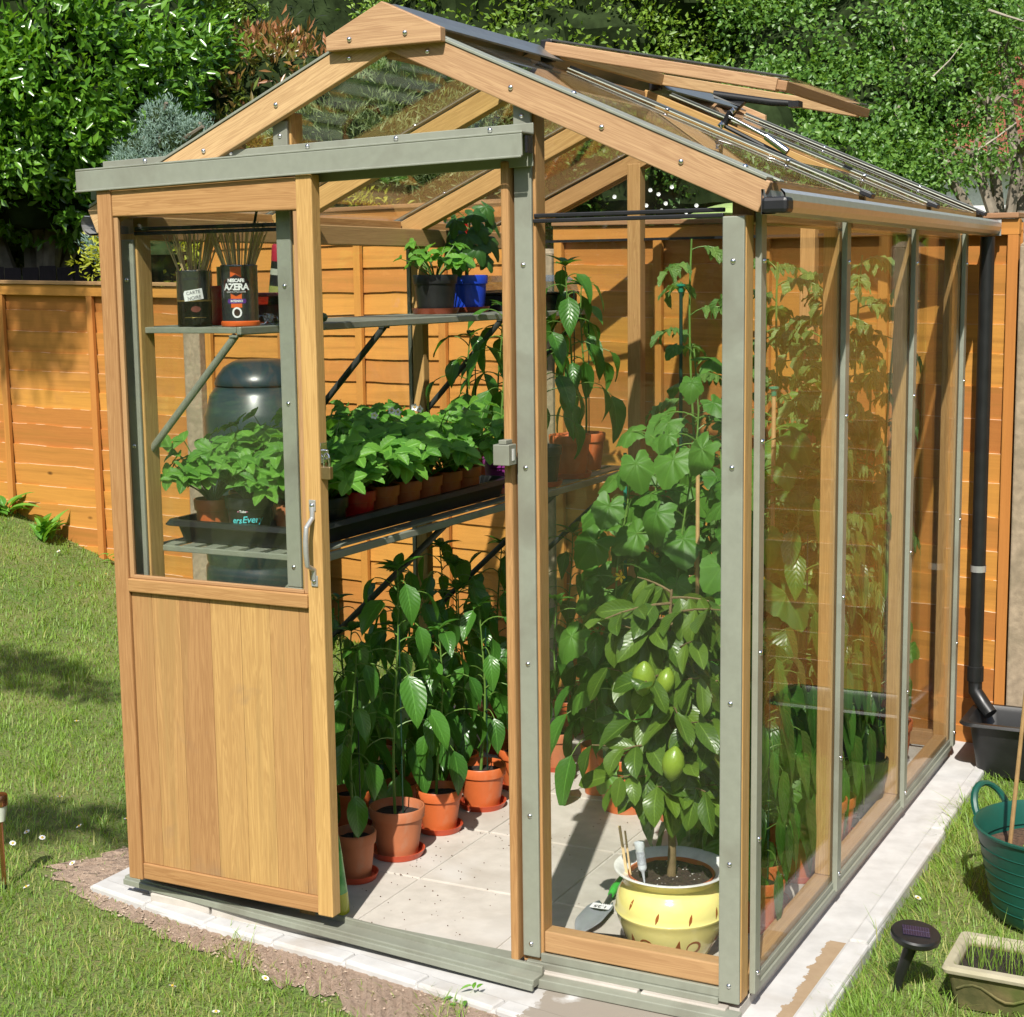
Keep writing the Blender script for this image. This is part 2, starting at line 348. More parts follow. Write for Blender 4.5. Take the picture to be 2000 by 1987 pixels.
# ------------------------------------------------------------------ ground
def lawn_h(x, y):
    sx = np.maximum(0, -x - .5); s = np.clip((y + .5) / 3.0, 0, 1); s = s * s * (3 - 2 * s)
    return -.06 + np.minimum(.068 * sx ** 2, 1.2) * s * np.clip(1 - (y - 3.6) / 3, 0, 1) + .008 * np.sin(2.1 * x + 1) * np.sin(1.7 * y)
def grid_ground():
    xs = np.concatenate([np.linspace(-60, -7, 12), np.linspace(-6, 6, 97), np.linspace(7, 60, 12)])
    ys = np.concatenate([np.linspace(-40, -5, 8), np.linspace(-4, 6, 81), np.linspace(7, 120, 16)])
    X, Y = np.meshgrid(xs, ys); Z = lawn_h(X, Y)
    V = np.stack([X.ravel(), Y.ravel(), Z.ravel()], 1); nx = len(xs)
    i, j = np.meshgrid(np.arange(len(ys) - 1), np.arange(nx - 1), indexing='ij'); a = (i * nx + j).ravel()[:, None]
    F = np.concatenate([a, a + 1, a + 1 + nx, a + nx], 1)
    m, t, b, o = newmat("lawn_base"); n = noise(t, 2.5, 6); c = mixc(t, ramp(t, n, .35, .65), (.10, .17, .028), (.18, .21, .055))
    c = mixc(t, ramp(t, noise(t, 60, 4), .5, .75), c, (.20, .15, .08)); L(t, c, b.inputs["Base Color"]); b.inputs["Roughness"].default_value = .95
    bump(t, b, noise(t, 120, 4), .8, .02)
    return tag(rawmesh("lawn", V, F4=F, mat=m, smooth=True), kind="structure")
grid_ground()

# paving under and round the greenhouse
EDGE = [(-.18, .0), (.2, -.08), (.76, -.13), (1.21, -.205), (1.86, -.29), (1.83, .9), (1.81, 1.7), (1.80, 2.42), (-.18, 2.4)]
def poly_slab(name, pts, z0, z1, mat, kind="structure", bevel=.006):
    m = MB(); n = len(pts)
    m.add([(x, y, z1) for x, y in pts] + [(x, y, z0) for x, y in pts],
          [tuple(range(n))] + [(i, i + n, (i + 1) % n + n, (i + 1) % n) for i in range(n)], None, .5)
    o = m.build(name, mat, None, bevel); return tag(o, kind=kind)
def concmat():
    m, t, b, o = newmat("edging_concrete"); n = noise(t, 14, 7); c = mixc(t, ramp(t, n, .3, .7), (.44, .432, .415), (.56, .552, .535))
    c = mixc(t, ramp(t, noise(t, 2.4, 5, dist=1), .55, .75), c, (.38, .345, .30))
    # brown wet stain along the right-hand side and across the front corner, with a ragged edge
    co = N(t, "ShaderNodeTexCoord").outputs["Object"]; sp = N(t, "ShaderNodeSeparateXYZ"); L(t, co, sp.inputs[0])
    def band(axis, lo, hi, fuzz):
        jn = noise(t, 13, 5, rough=.7); a = N(t, "ShaderNodeMath", operation='MULTIPLY_ADD'); L(t, jn, a.inputs[0]); a.inputs[1].default_value = fuzz; L(t, sp.outputs[axis], a.inputs[2])
        g = N(t, "ShaderNodeMath", operation='GREATER_THAN'); L(t, a.outputs[0], g.inputs[0]); g.inputs[1].default_value = lo + fuzz / 2
        l = N(t, "ShaderNodeMath", operation='LESS_THAN'); L(t, sp.outputs[axis], l.inputs[0]); l.inputs[1].default_value = hi
        mm = N(t, "ShaderNodeMath", operation='MULTIPLY'); L(t, g.outputs[0], mm.inputs[0]); L(t, l.outputs[0], mm.inputs[1]); return mm.outputs[0]
    s1 = N(t, "ShaderNodeMath", operation='MULTIPLY'); L(t, band(0, 1.748, 1.783, .085), s1.inputs[0])
    yy = N(t, "ShaderNodeMath", operation='LESS_THAN'); L(t, sp.outputs[1], yy.inputs[0]); yy.inputs[1].default_value = .50; L(t, yy.outputs[0], s1.inputs[1])
    c = mixc(t, s1.outputs[0], c, mixc(t, noise(t, 26, 6, rough=.7), (.24, .16, .09), (.40, .30, .19)))
    s2 = N(t, "ShaderNodeMath", operation='MULTIPLY'); L(t, band(0, 1.24, 1.69, .10), s2.inputs[0])
    y2 = N(t, "ShaderNodeMath", operation='LESS_THAN'); L(t, sp.outputs[1], y2.inputs[0]); y2.inputs[1].default_value = -.045; L(t, y2.outputs[0], s2.inputs[1])
    s3 = N(t, "ShaderNodeMath", operation='MULTIPLY'); L(t, s2.outputs[0], s3.inputs[0]); L(t, ramp(t, noise(t, 9, 5), .36, .46), s3.inputs[1])
    c = mixc(t, s3.outputs[0], c, (.27, .235, .19))
    L(t, c, b.inputs["Base Color"]); b.inputs["Roughness"].default_value = .85; bump(t, b, n, .3, .004); return m
CONCE = concmat()
poly_slab("concrete_base", EDGE, -.12, -.036, CONCE)
# raised edging blocks along the front and the right side, each with a mortar gap
m = MB()
fr = [(-.165, .02), (.2, -.053), (.76, -.103), (1.21, -.178), (1.62, -.235)]
def along(pts, t):
    d = [0]
    for a, b in zip(pts, pts[1:]): d.append(d[-1] + math.dist(a, b))
    s = t * d[-1]
    for i in range(len(pts) - 1):
        if s <= d[i + 1] + 1e-9:
            k = (s - d[i]) / (d[i + 1] - d[i]); return (pts[i][0] + (pts[i + 1][0] - pts[i][0]) * k, pts[i][1] + (pts[i + 1][1] - pts[i][1]) * k)
    return pts[-1]
nb = 4
for i in range(nb):
    a, b = along(fr, i / nb + .0015), along(fr, (i + 1) / nb - .0015)
    mid = along(fr, (i + .5) / nb)
    m.bar((*a, -.066), (*mid, -.066), .056, .078); m.bar((*mid, -.066), (*b, -.066), .055, .0752)
tag(m.build("front_edging", CONCE, None, .008), kind="structure")
m = MB()
for i, (a, b) in enumerate(((-.245, .50), (.504, 1.4), (1.404, 2.36))):
    m.box(1.786, 1.842 - i * .008, a, b, -.10, -.026)
tag(m.build("side_edging", CONCE, None, .008), kind="structure")
# floor slabs inside: 0.45 m squares with sunk joints
def slabmat():
    m, t, b, o = newmat("floor_slabs"); n = noise(t, 22, 6); c = mixc(t, ramp(t, n, .3, .7), (.44, .405, .355), (.52, .48, .425))
    c = mixc(t, ramp(t, noise(t, 3.2, 5, dist=.8), .48, .72), c, (.37, .33, .28)); c = mixc(t, ramp(t, noise(t, 1.6, 3), .55, .7), c, (.56, .54, .51))
    L(t, c, b.inputs["Base Color"]); b.inputs["Roughness"].default_value = .85; bump(t, b, n, .25, .003); return m
FLOORM = slabmat(); m = MB(); G = .4; gap = .004
for i in range(5):
    for j in range(6):
        x0 = -.15 + i * G + .0; y0 = -.03 + j * G
        x1, y1 = min(x0 + G, 1.66), min(y0 + G, 2.15); x0 = max(x0, .05)
        if x1 - x0 > .02 and y1 - y0 > .02: m.box(x0 + gap, x1 - gap, y0 + gap, y1 - gap, -.05, -.008 + rng.uniform(-.0008, .0008))
tag(m.build("paved_floor", FLOORM, None, .003), kind="structure")
tag(MB().box(.03, 1.68, .0, 2.17, -.05, -.0125).build("floor_joints", plain("pale_joint_mortar", (.50, .47, .42), .9, 0, .1, 40, .2), None), kind="structure")
fl = MB(); rs0 = random.Random(4)
for k in range(420):
    x, y = rs0.uniform(.55, 1.62), rs0.uniform(.03, 2.0)
    if rs0.random() < .6: x = .55 + (x - .55) * rs0.random() * .6
    s0 = rs0.uniform(.0008, .0028); z0 = -.0078; fl.add([(x + s0, y, z0), (x, y + s0 * 1.2, z0), (x - s0, y, z0), (x, y - s0, z0), (x, y, z0 + s0)], [(0, 1, 4), (1, 2, 4), (2, 3, 4), (3, 0, 4)], None, rs0.random())
tag(fl.build("compost_crumbs", SOILB), "spilt compost crumbs on the greenhouse floor slabs", "compost crumbs", kind="stuff")
# bare soil strip between edging and lawn
def soil_strip():
    mt, t, b, o = newmat("bare_pink_soil"); n = noise(t, 70, 6, rough=.75); c = mixc(t, ramp(t, n, .3, .7), (.26, .17, .115), (.52, .39, .29))
    c = mixc(t, ramp(t, noise(t, 5, 4), .45, .7), c, (.42, .31, .23)); L(t, c, b.inputs["Base Color"]); b.inputs["Roughness"].default_value = .95; bump(t, b, n, 1, .015)
    pin = [(-.17, .95), (-.17, .5), (-.175, .0), (.2, -.075), (.76, -.125), (1.21, -.2), (1.86, -.29), (1.95, -.3)]
    pout = [(-.22, 1.0), (-.29, .55), (-.41, .05), (-.02, -.09), (.36, -.185), (.62, -.235), (.88, -.33), (1.15, -.44), (1.6, -.60), (2.3, -.5)]
    V = []; n1 = 200
    for k in range(n1):
        a = along(pin, k / (n1 - 1)); c = along(pout, k / (n1 - 1)); g_ = .92 + .16 * math.sin(k * .31) + .13 * math.sin(k * .83 + 1) + .08 * math.sin(k * 1.9); c = (a[0] + (c[0] - a[0]) * g_, a[1] + (c[1] - a[1]) * g_)
        for q in range(7):
            u = q / 6; x = a[0] + (c[0] - a[0]) * u; y = a[1] + (c[1] - a[1]) * u
            V.append((x, y, float(lawn_h(np.array(x), np.array(y))) + .012 * (1 - u) + .004 + .006 * math.sin(9 * k + 5 * q) * (q % 6 > 0)))
    F = [(k * 7 + q, k * 7 + q + 1, k * 7 + q + 8, k * 7 + q + 7) for k in range(n1 - 1) for q in range(6)]
    mm = MB(); mm.add(V, F, None, .5, 0, True); tag(mm.build("bare_soil_strip", mt), kind="structure"); return pin, pout
PIN, POUT = soil_strip()
# pebbles and crumbs on the bare soil
pv = MB()
for k in range(900):
    t_ = rng.random(); a = along(PIN, t_); c = along(POUT, t_); u = rng.random() ** .8; x = a[0] + (c[0] - a[0]) * u; y = a[1] + (c[1] - a[1]) * u
    s = rng.uniform(.002, .0055); z = float(lawn_h(np.array(x), np.array(y))) + .012 * (1 - u) + .005
    vs = [(x + s * rng.uniform(.7, 1.3), y, z), (x, y + s * rng.uniform(.7, 1.3), z), (x - s, y, z), (x, y - s, z), (x, y, z + s * .8)]
    pv.add(vs, [(0, 1, 4), (1, 2, 4), (2, 3, 4), (3, 0, 4)], None, rng.random())
tag(pv.build("soil_crumbs", plain("soil_crumb_stone", (.36, .28, .21), .9, 0, .35, 80, .2)), "loose crumbs and grit on the bare soil by the edging", "grit", kind="stuff")

# grass
def inpoly(x, y, poly):
    c = np.zeros(x.shape, bool); n = len(poly)
    for i in range(n):
        x1, y1 = poly[i]; x2, y2 = poly[(i + 1) % n]
        with np.errstate(divide='ignore', invalid='ignore'):
            c ^= ((y1 > y) != (y2 > y)) & (x < (x2 - x1) * (y - y1) / (y2 - y1 + 1e-12) + x1)
    return c
def grass():
    zones = [((-1.6, 2.0), (-1.6, .3), 12000, 1.0), ((1.75, 3.2), (-.6, 2.6), 10000, 1.0), ((-3.0, 0), (.3, 1.8), 7500, 1.2), ((-4.6, 0), (1.8, 3.0), 5000, 1.5), ((-4.8, -1.6), (-1.0, 1.8), 1700, 1.3), ((3.4, 6), (0, 3.1), 900, 1.6), ((0, 1.85), (2.4, 3.1), 1500, 1.2)]
    P = []; S = []
    for (xa, xb), (ya, yb), dens, sc_ in zones:
        n = int((xb - xa) * (yb - ya) * dens); x = NR.uniform(xa, xb, n); y = NR.uniform(ya, yb, n); P.append(np.stack([x, y], 1)); S.append(np.full(n, sc_))
    P = np.concatenate(P); S = np.concatenate(S); x, y = P[:, 0], P[:, 1]
    ok = ~inpoly(x, y, EDGE) & (y < np.clip(2.64 - .14 * x, 2.3, 2.9))
    strip = inpoly(x, y, PIN + POUT[::-1])
    dd = np.sin(x * 9 + 2 * np.sin(y * 7)) * .5 + np.sin(x * 23 + y * 17) * .3
    ok &= ~(strip & (NR.rand(len(x)) > .10 + .55 * (dd > .30)))
    # patchy thin turf
    pt = np.sin(x * 3.1 + 1.3 * np.sin(y * 2.3)) * np.sin(y * 2.7 + .8) + .5 * np.sin(x * 7.3 + y * 5.1)
    ok &= NR.rand(len(x)) < np.clip(.95 + .35 * pt, .5, 1)
    # keep only what the camera, or one a few steps aside, could see
    q = np.stack([x - CAM.x, y - CAM.y, np.full(len(x), -.05 - CAM.z)], 1); f = q @ np.array(FW); r = q @ np.array(RT)
    ok &= (f > .5) & (np.abs(r / f) < .5)
    # right edge overhangs the concrete a little in tufts
    x, y, S, dd, pt = x[ok], y[ok], S[ok], dd[ok], pt[ok]; n = len(x)
    z = lawn_h(x, y); h = NR.uniform(.009, .027, n) * (1 + .3 * (S - 1)) * (1 + .9 * (dd > .55) + .5 * (pt > .9)) 
    edge = (x > 1.83) & (x < 1.93); h = np.where(edge, h * 1.7, h)
    a = NR.rand(n) * 6.283; lean = NR.uniform(.3, 1.7, n) * h
    dx = np.cos(a) * lean - np.where(edge, .018, 0); dy = np.sin(a) * lean
    wv = NR.uniform(.0008, .0016, n) * S; px, py = -np.sin(a) * wv, np.cos(a) * wv
    b0 = np.stack([x - px, y - py, z - .003], 1); b1 = np.stack([x + px, y + py, z - .003], 1)
    m0 = np.stack([x - px * .8 + dx * .35, y - py * .8 + dy * .35, z + h * .6], 1); m1 = np.stack([x + px * .8 + dx * .35, y + py * .8 + dy * .35, z + h * .6], 1)
    tp = np.stack([x + dx, y + dy, z + h], 1)
    V = np.stack([b0, b1, m1, m0, tp], 1).reshape(-1, 3); i = np.arange(n)[:, None] * 5
    F = np.stack([np.concatenate([i, i + 1, i + 2], 1), np.concatenate([i, i + 2, i + 3], 1), np.concatenate([i + 3, i + 2, i + 4], 1)], 1).reshape(-1, 3)
    mt = leafmat("grass_blade", (.115, .245, .028), (.30, .45, .075), .5, .38, tip=(.46, .42, .15))
    p2 = np.sin(x * 1.7 + 2 * np.sin(y * 1.1 + 1)) * np.cos(y * 1.9 + x) + .4 * np.sin(x * 11 + 3 * np.sin(y * 9)); rn = np.clip(NR.rand(n) * .7 + .16 * pt - .1 * p2 + .12, 0, 1); tipv = np.where(NR.rand(n) < np.clip(.12 + .30 * (p2 - .35), .06, .55), .9, .0)
    o = rawmesh("grass", V, F3=F, mat=mt, rnd=np.repeat(rn, 3), tip=np.repeat(tipv, 3))
    tag(o, "short patchy lawn grass with longer tufts along the paving", "grass", kind="stuff"); return n
NG = grass()
def lawnz(x, y): return float(lawn_h(np.array(float(x)), np.array(float(y))))
# daisies
dm = MB(); dm.tube([(0, 0, -.02), (0, 0, .028)], .0008, 5, m=2)
for k in range(11):
    a = k * 2 * math.pi / 11; c, s = math.cos(a), math.sin(a)
    dm.add([(c * .003, s * .003, .029), (c * .009 - s * .0028, s * .009 + c * .0028, .031), (c * .013, s * .013, .030), (c * .009 + s * .0028, s * .009 - c * .0028, .031)], [(0, 1, 2, 3)], None, .5, 0)
dm.lathe([(.0045, .028), (.004, .032), (.0001, .0335)], 10, m=1)
dm.V = [(x * .8, y * .8, z) for x, y, z in dm.V]
daisy0 = dm.build("daisy", [WHITE, plain("daisy_yellow", (.6, .38, .03), .6), STEM])
DA = [(115, 1565), (150, 1690), (165, 1620), (250, 1610), (262, 1582), (60, 1632), (22, 1648), (305, 1778), (510, 1920), (252, 1455), (150, 1418), (420, 1990), (120, 1085), (205, 1128), (235, 1190), (155, 1155), (1785, 1768), (60, 1745), (330, 1940), (275, 1614), (80, 1640)]
k = 0
for (u, v) in DA:
    d = (at(u, v, 1) - CAM); 
    p = CAM.copy()
    for it in range(200):
        p = CAM + d * (2.8 + it * .045)
        if p.z < lawnz(p.x, p.y) + .02: break
    o = daisy0 if k == 0 else daisy0.copy()
    if k: COL.objects.link(o)
    k += 1; o.location = (p.x, p.y, lawnz(p.x, p.y)); o.rotation_euler = (rng.uniform(-.5, .1), rng.uniform(-.3, .3), rng.random() * 6)
    tag(o, "small white lawn daisy with a yellow centre in the grass", "daisy", "daisies scattered in the lawn")

# ------------------------------------------------------------------ fence
RAWEDGE = plain("raw_board_edge", (.60, .42, .27), .8, 0, .25, 30, .2)
def fence_panel(p0, p1, zt0, zt1, zb, pitch, label, battens=5, seed=0, flip=True):
    p0, p1 = Vector((*p0, 0)), Vector((*p1, 0)); Ln = (p1 - p0).length; rz = math.atan2(p1.y - p0.y, p1.x - p0.x)
    th = thing("fence_panel", (p0.x, p0.y, zb), label, "fence panel", "orange stained fence panels along the back", rz)
    H = zt0 - zb; tilt = (zt1 - zt0) / Ln; rs = random.Random(seed)
    m = MB(); seg = 30; k = 0; z = H - .05
    while z > 0.0:
        z2 = max(z - pitch - .012, -.02); r = rs.random(); ph = rs.random() * 9; amp = rs.uniform(.0004, .0022)
        vs = []; uv = []; fs = []
        for i in range(seg + 1):
            x = Ln * i / seg; w_ = amp * (math.sin(x * 9 + ph) + .7 * math.sin(x * 21 + ph * 2) + .5 * math.sin(x * 47 + ph * 3)); tz = tilt * x
            if flip: vs += [(x, -.002, z + tz + w_), (x, .009, z2 + .012 + tz - .012), (x, .011, z + tz + w_ + .001)]
            else: vs += [(x, .012, z + tz), (x, .002, z2 + tz + w_), (x, .011, z2 + tz + w_)]
        for i in range(seg):
            o = i * 3
            fs += [(o + 1, o + 4, o + 3, o), (o, o + 3, o + 5, o + 2) if flip else (o + 2, o + 5, o + 4, o + 1)]
            u0, u1 = vs[o][0], vs[o + 3][0]
            uv += [[(u0, 0), (u1, 0), (u1, pitch), (u0, pitch)], [(u0, 0), (u1, 0), (u1, .01), (u0, .01)]]
        m.add(vs, fs, uv, r)
        if flip:
            for q in range(seg):
                if rs.random() < .65: m.M[-1 - 2 * q] = 1
        z -= pitch * rs.uniform(.9, 1.1); k += 1
    # thin backing so that no light leaks between the boards
    m.add([(0, .016, 0), (Ln, .016, 0), (Ln, .016, H - .03 + tilt * Ln), (0, .016, H - .03)], [(0, 1, 2, 3)], [[(0, 0), (Ln, 0), (Ln, 1), (0, 1)]], .3)
    m.build("lap_boards", [FENCEW, RAWEDGE], th)
    for i in range(battens):
        x = .02 + (Ln - .04) * i / (battens - 1)
        b = MB(); b.box(x - .018, x + .018, -.026, -.004, 0, H - .055 + tilt * x, grain=2); b.build("batten", FENCEW, th, .002)
    b = MB(); b.bar((0, -.015, H - .045), (Ln, -.015, H - .045 + tilt * Ln), .024, .052); b.build("top_rail", FENCEW, th, .002)
    b = MB(); b.bar((0, -.006, H - .008), (Ln, -.006, H - .008 + tilt * Ln), .066, .018); b.build("cap_strip", CEDAR2, th, .003)
    return th
def cpost(x, y, z0, z1, label, rz=0, wd=.095):
    m = MB(); m.box(-wd / 2, wd / 2, -.05, .05, z0, z1 - .02); m.add([(-wd / 2, -.05, z1 - .02), (wd / 2, -.05, z1 - .02), (wd / 2, .05, z1 - .02), (-wd / 2, .05, z1 - .02), (-wd / 2 + .02, -.03, z1), (wd / 2 - .02, -.03, z1), (wd / 2 - .02, .03, z1), (-wd / 2 + .02, .03, z1)],
        [(0, 1, 5, 4), (1, 2, 6, 5), (2, 3, 7, 6), (3, 0, 4, 7), (4, 5, 6, 7)])
    o = m.build("concrete_post", POSTC, None, .006); o.location = (x, y, 0); o.rotation_euler = (0, 0, rz)
    return tag(o, label, "fence post", "concrete posts of the back fence")
fence_panel((-3.83, 2.92), (-2.03, 2.90), 1.635, 1.595, -.12, .098, "orange lap fence panel beyond the lawn, left of the open door", 4, 1)
fence_panel((-5.75, 3.0), (-3.94, 2.93), 1.80, 1.72, .0, .1, "orange lap fence panel running out of the picture on the far left", 4, 2)
fence_panel((-1.93, 2.89), (-.105, 2.69), 1.905, 1.915, -.1, .098, "taller orange lap fence panel behind the compost bin and the strawberry pots", 5, 3, False)
fence_panel((.02, 2.60), (1.84, 2.34), 1.812, 1.785, -.12, .108, "orange lap fence panel behind the tomato plants and the downpipe", 5, 4)
fence_panel((1.95, 2.32), (3.78, 2.32), 1.79, 1.79, -.12, .108, "orange lap fence panel right of the black tub, only its reflection shows", 5, 5)
fence_panel((3.89, 2.32), (5.72, 2.32), 1.79, 1.79, -.12, .108, "orange lap fence panel far out to the right of the picture", 5, 6)
fence_panel((5.83, 2.32), (7.66, 2.32), 1.79, 1.79, -.12, .108, "last orange lap fence panel out on the right", 5, 8)
cpost(-1.98, 2.875, -.1, 1.655, "mottled concrete post behind the cans and the compost bin"); cpost(-.045, 2.655, -.1, 1.71, "concrete post between the two fence panels behind the propagator", 0, .08)
cpost(1.895, 2.315, -.1, 1.70, "tan concrete post at the right edge behind the black tub"); cpost(-3.885, 2.91, 0, 1.72, "concrete post at the far left of the fence")
cpost(3.835, 2.30, -.1, 1.72, "first concrete post right of the picture"); cpost(5.775, 2.30, -.1, 1.72, "second concrete post right of the picture")

# ------------------------------------------------------------------ shrubs and trees behind
def crown(name, label, cat, base, clumps, n, ll, lw, mat, group=None, tips=False, up=.3, core=.72, trunk=True, shell=.34, droop=0, bark=BARK, twigs=0, seed=1, ns=26):
    """clumps: list of (centre, (rx,ry,rz)). leaves are spread through the outer shell of every clump"""
    rs = np.random.RandomState(seed)
    th = thing(name, base, label, cat, group); bx = Vector(base)
    vol = np.array([c[1][0] * c[1][1] + c[1][1] * c[1][2] + c[1][0] * c[1][2] for c in clumps]); vol = vol / vol.sum()
    P = []; D = []; Nn = []
    for (c, r), q in zip(clumps, vol):
        # sub-clumps give the uneven outline
        sd = unit(rs.randn(ns, 3)); spos = sd * (.72 + .22 * rs.rand(ns, 1)); k = int(n * q)
        w_ = rs.randint(0, ns, k); loc = spos[w_] + unit(rs.randn(k, 3)) * (shell * rs.rand(k, 1) ** .5)
        d = unit(loc - spos[w_] * .55 + rs.randn(k, 3) * .25) 
        P.append(loc * np.array(r) + np.array(c) - np.array(base)); dd = unit(d + rs.randn(k, 3) * .55 + np.array([0, 0, up - droop])); D.append(dd)
        nn = unit(d * .8 + rs.randn(k, 3) * .55 + np.array([.1, -.45, .6])); Nn.append(nn)
    P = np.concatenate(P); D = np.concatenate(D); Nn = np.concatenate(Nn); k = len(P)
    tip = None
    if tips:
        top = P[:, 2] / max(1e-6, P[:, 2].max()); tip = np.clip(rs.rand(k) * .5 + (top - .55) * 1.1 + .35 * (rs.rand(k) < .12), 0, 1)
    else: tip = np.zeros(k)
    leaves("foliage", P, D, Nn, rs.uniform(.6, 1.15, k) * ll, rs.uniform(.7, 1.1, k) * lw, mat, th, tip)
    if trunk:
        t = MB()
        for (c, r) in clumps[:7]:
            c = Vector(c) - bx; b0 = Vector((rs.randn() * .05, rs.randn() * .05, -.3)); md = b0.lerp(c, .5) + Vector((rs.randn() * .1, rs.randn() * .1, 0))
            t.tube([b0, md, c, c + Vector((rs.randn() * r[0] * .5, rs.randn() * r[1] * .5, r[2] * .7))], [.06, .045, .03, .01], 7)
            for q in range(twigs):
                e = Vector(unit(rs.randn(1, 3))[0]); e = Vector((e.x * r[0], e.y * r[1], e.z * r[2])) * .95
                t.tube([c + e * .1, c + e * .55 + Vector((0, 0, .05)), c + e], [.016, .010, .004], 5)
        t.build("trunk", bark, th)
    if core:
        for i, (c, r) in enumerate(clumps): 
            blob("inner_twig_shade", Vector(c) - bx, (r[0] * core, r[1] * core, r[2] * core), CORE, th, seed + i, .12, 14)  # solid dark lump supplies the shade between the leaves
    return th
def C(u, v, d, rx, rz, ry=None): p = at(u, v, d); return (tuple(p), (rx, ry or rx, rz))
# laurel at the top left
cl = [C(60, 120, 9.2, .95, .8), C(120, 180, 9.0, .6, .6), C(100, 400, 9.1, .45, .22), C(200, 60, 9.4, .7, .7), C(-120, 80, 9.0, .9, .9), C(30, 280, 9.0, .62, .45), C(215, 230, 9.3, .42, .45), C(150, 340, 9.3, .42, .3), C(60, -120, 9.6, 1.0, .7), C(-60, 250, 8.9, .7, .55)]
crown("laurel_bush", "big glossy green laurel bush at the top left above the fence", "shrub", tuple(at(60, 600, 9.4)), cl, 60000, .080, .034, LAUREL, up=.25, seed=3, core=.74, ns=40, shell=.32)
# photinia with red tips
cl = [C(560, 190, 10.2, .55, .38), C(450, 250, 10.0, .42, .36), C(640, 260, 10.2, .5, .4), C(420, 330, 9.8, .35, .3), C(530, 350, 9.9, .5, .35), C(700, 330, 10.3, .5, .35)]
ph = crown("photinia_bush", "photinia shrub with reddish young tips behind the left barge board", "shrub", tuple(at(560, 620, 10)), cl, 16000, .085, .028, PHOT, tips=True, up=.7, seed=5)
cl = [C(u, v, 9.9, .09, .14) for u, v in ((425, 95), (548, 62), (500, 90), (385, 128), (600, 85), (640, 110), (405, 190))]
sp = MB()
P = []; D = []; Nn = []
for (c, r) in cl:
    for q in range(16):
        h = rng.uniform(-.12, .1); a = rng.random() * 6.28; P.append((c[0] + math.cos(a) * .01, c[1] + math.sin(a) * .01, c[2] + h)); D.append((math.cos(a) * .7, math.sin(a) * .7, 1)); Nn.append((math.cos(a), math.sin(a), .4))
P = np.array(P) - np.array(ph.location); D = np.array(D, float); Nn = np.array(Nn, float)
tag(leaves("red_shoots", P, D, Nn, NR.uniform(.06, .1, len(P)), NR.uniform(.02, .03, len(P)), PHOT, ph, np.ones(len(P)) * .95), "upright dark red young shoots").name = "young_leaves"
# climber between laurel and photinia
cl = [C(360, 90, 10.6, .35, .35), C(420, 40, 10.8, .35, .3), C(340, 190, 10.5, .3, .35), C(360, 300, 10.3, .3, .3)]
crown("small_leaved_shrub", "small-leaved green shrub between the laurel and the photinia", "shrub", tuple(at(370, 620, 10.6)), cl, 18000, .04, .022, HEDGE, up=.3, seed=8)
# blue juniper
cl = [C(270, 290, 8.6, .12, .09), C(345, 285, 8.6, .16, .12), C(320, 235, 8.6, .11, .12), C(380, 262, 8.6, .09, .1), C(300, 330, 8.6, .2, .1), C(215, 480, 8.5, .12, .16), C(205, 440, 8.5, .07, .09)]
crown("blue_juniper", "blue-grey juniper behind the left end of the door track", "shrub", tuple(at(300, 620, 8.7)), cl, 14000, .028, .006, BLUEC, up=.8, shell=.5, seed=9, core=.6)
# dark conifers, left and centre
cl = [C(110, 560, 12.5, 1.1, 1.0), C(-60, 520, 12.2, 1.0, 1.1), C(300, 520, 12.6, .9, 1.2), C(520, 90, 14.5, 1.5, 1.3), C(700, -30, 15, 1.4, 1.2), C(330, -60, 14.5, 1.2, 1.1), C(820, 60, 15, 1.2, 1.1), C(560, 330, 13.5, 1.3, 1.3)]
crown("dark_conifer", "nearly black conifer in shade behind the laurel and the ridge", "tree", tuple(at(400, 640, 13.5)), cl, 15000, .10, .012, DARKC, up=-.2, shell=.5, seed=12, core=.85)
cl = [C(40, 450, 10.2, .36, .2), C(100, 500, 10.3, .3, .16), C(-40, 470, 10.2, .4, .25)]
crown("low_brown_shrub", "low olive-brown shrub over the dark slatted fence on the left", "shrub", tuple(at(60, 620, 10.2)), cl, 3500, .035, .02, leafmat("olive_leaf", (.03, .035, .01), (.09, .09, .02), .6, .2), seed=13, core=.7)
# dark slatted fence beyond
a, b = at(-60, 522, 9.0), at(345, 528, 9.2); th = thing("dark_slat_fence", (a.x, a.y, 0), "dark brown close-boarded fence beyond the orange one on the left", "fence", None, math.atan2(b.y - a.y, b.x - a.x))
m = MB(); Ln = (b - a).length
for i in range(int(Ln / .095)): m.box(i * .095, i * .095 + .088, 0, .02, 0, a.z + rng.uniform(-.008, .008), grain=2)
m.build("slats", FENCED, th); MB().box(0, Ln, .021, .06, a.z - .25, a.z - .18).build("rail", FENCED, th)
# golden hedge seen through the greenhouse
cl = [C(300, 500, 8.2, .35, .22), C(400, 470, 8.4, .4, .3), C(520, 440, 8.5, .4, .3), C(640, 400, 8.5, .35, .25), C(330, 440, 8.3, .25, .2), C(700, 420, 8.4, .3, .2)]
crown("golden_hedge", "yellow-green hedge seen through the glass above the cans", "hedge", tuple(at(450, 640, 8.4)), cl, 9000, .045, .016, YELC, up=.4, seed=14)
# grey willow shrub seen through the gable glass
cl = [C(700, 210, 8.6, .36, .18), C(800, 190, 8.6, .32, .22), C(880, 250, 8.7, .36, .25), C(640, 280, 8.5, .3, .2), C(760, 320, 8.5, .4, .22), C(900, 350, 8.5, .3, .22), C(980, 210, 8.8, .35, .22)]
crown("grey_willow", "greyish narrow-leaved shrub seen through the gable glass", "shrub", tuple(at(780, 640, 8.6)), cl, 16000, .06, .010, WILL, up=.9, shell=.5, seed=15, core=.8)
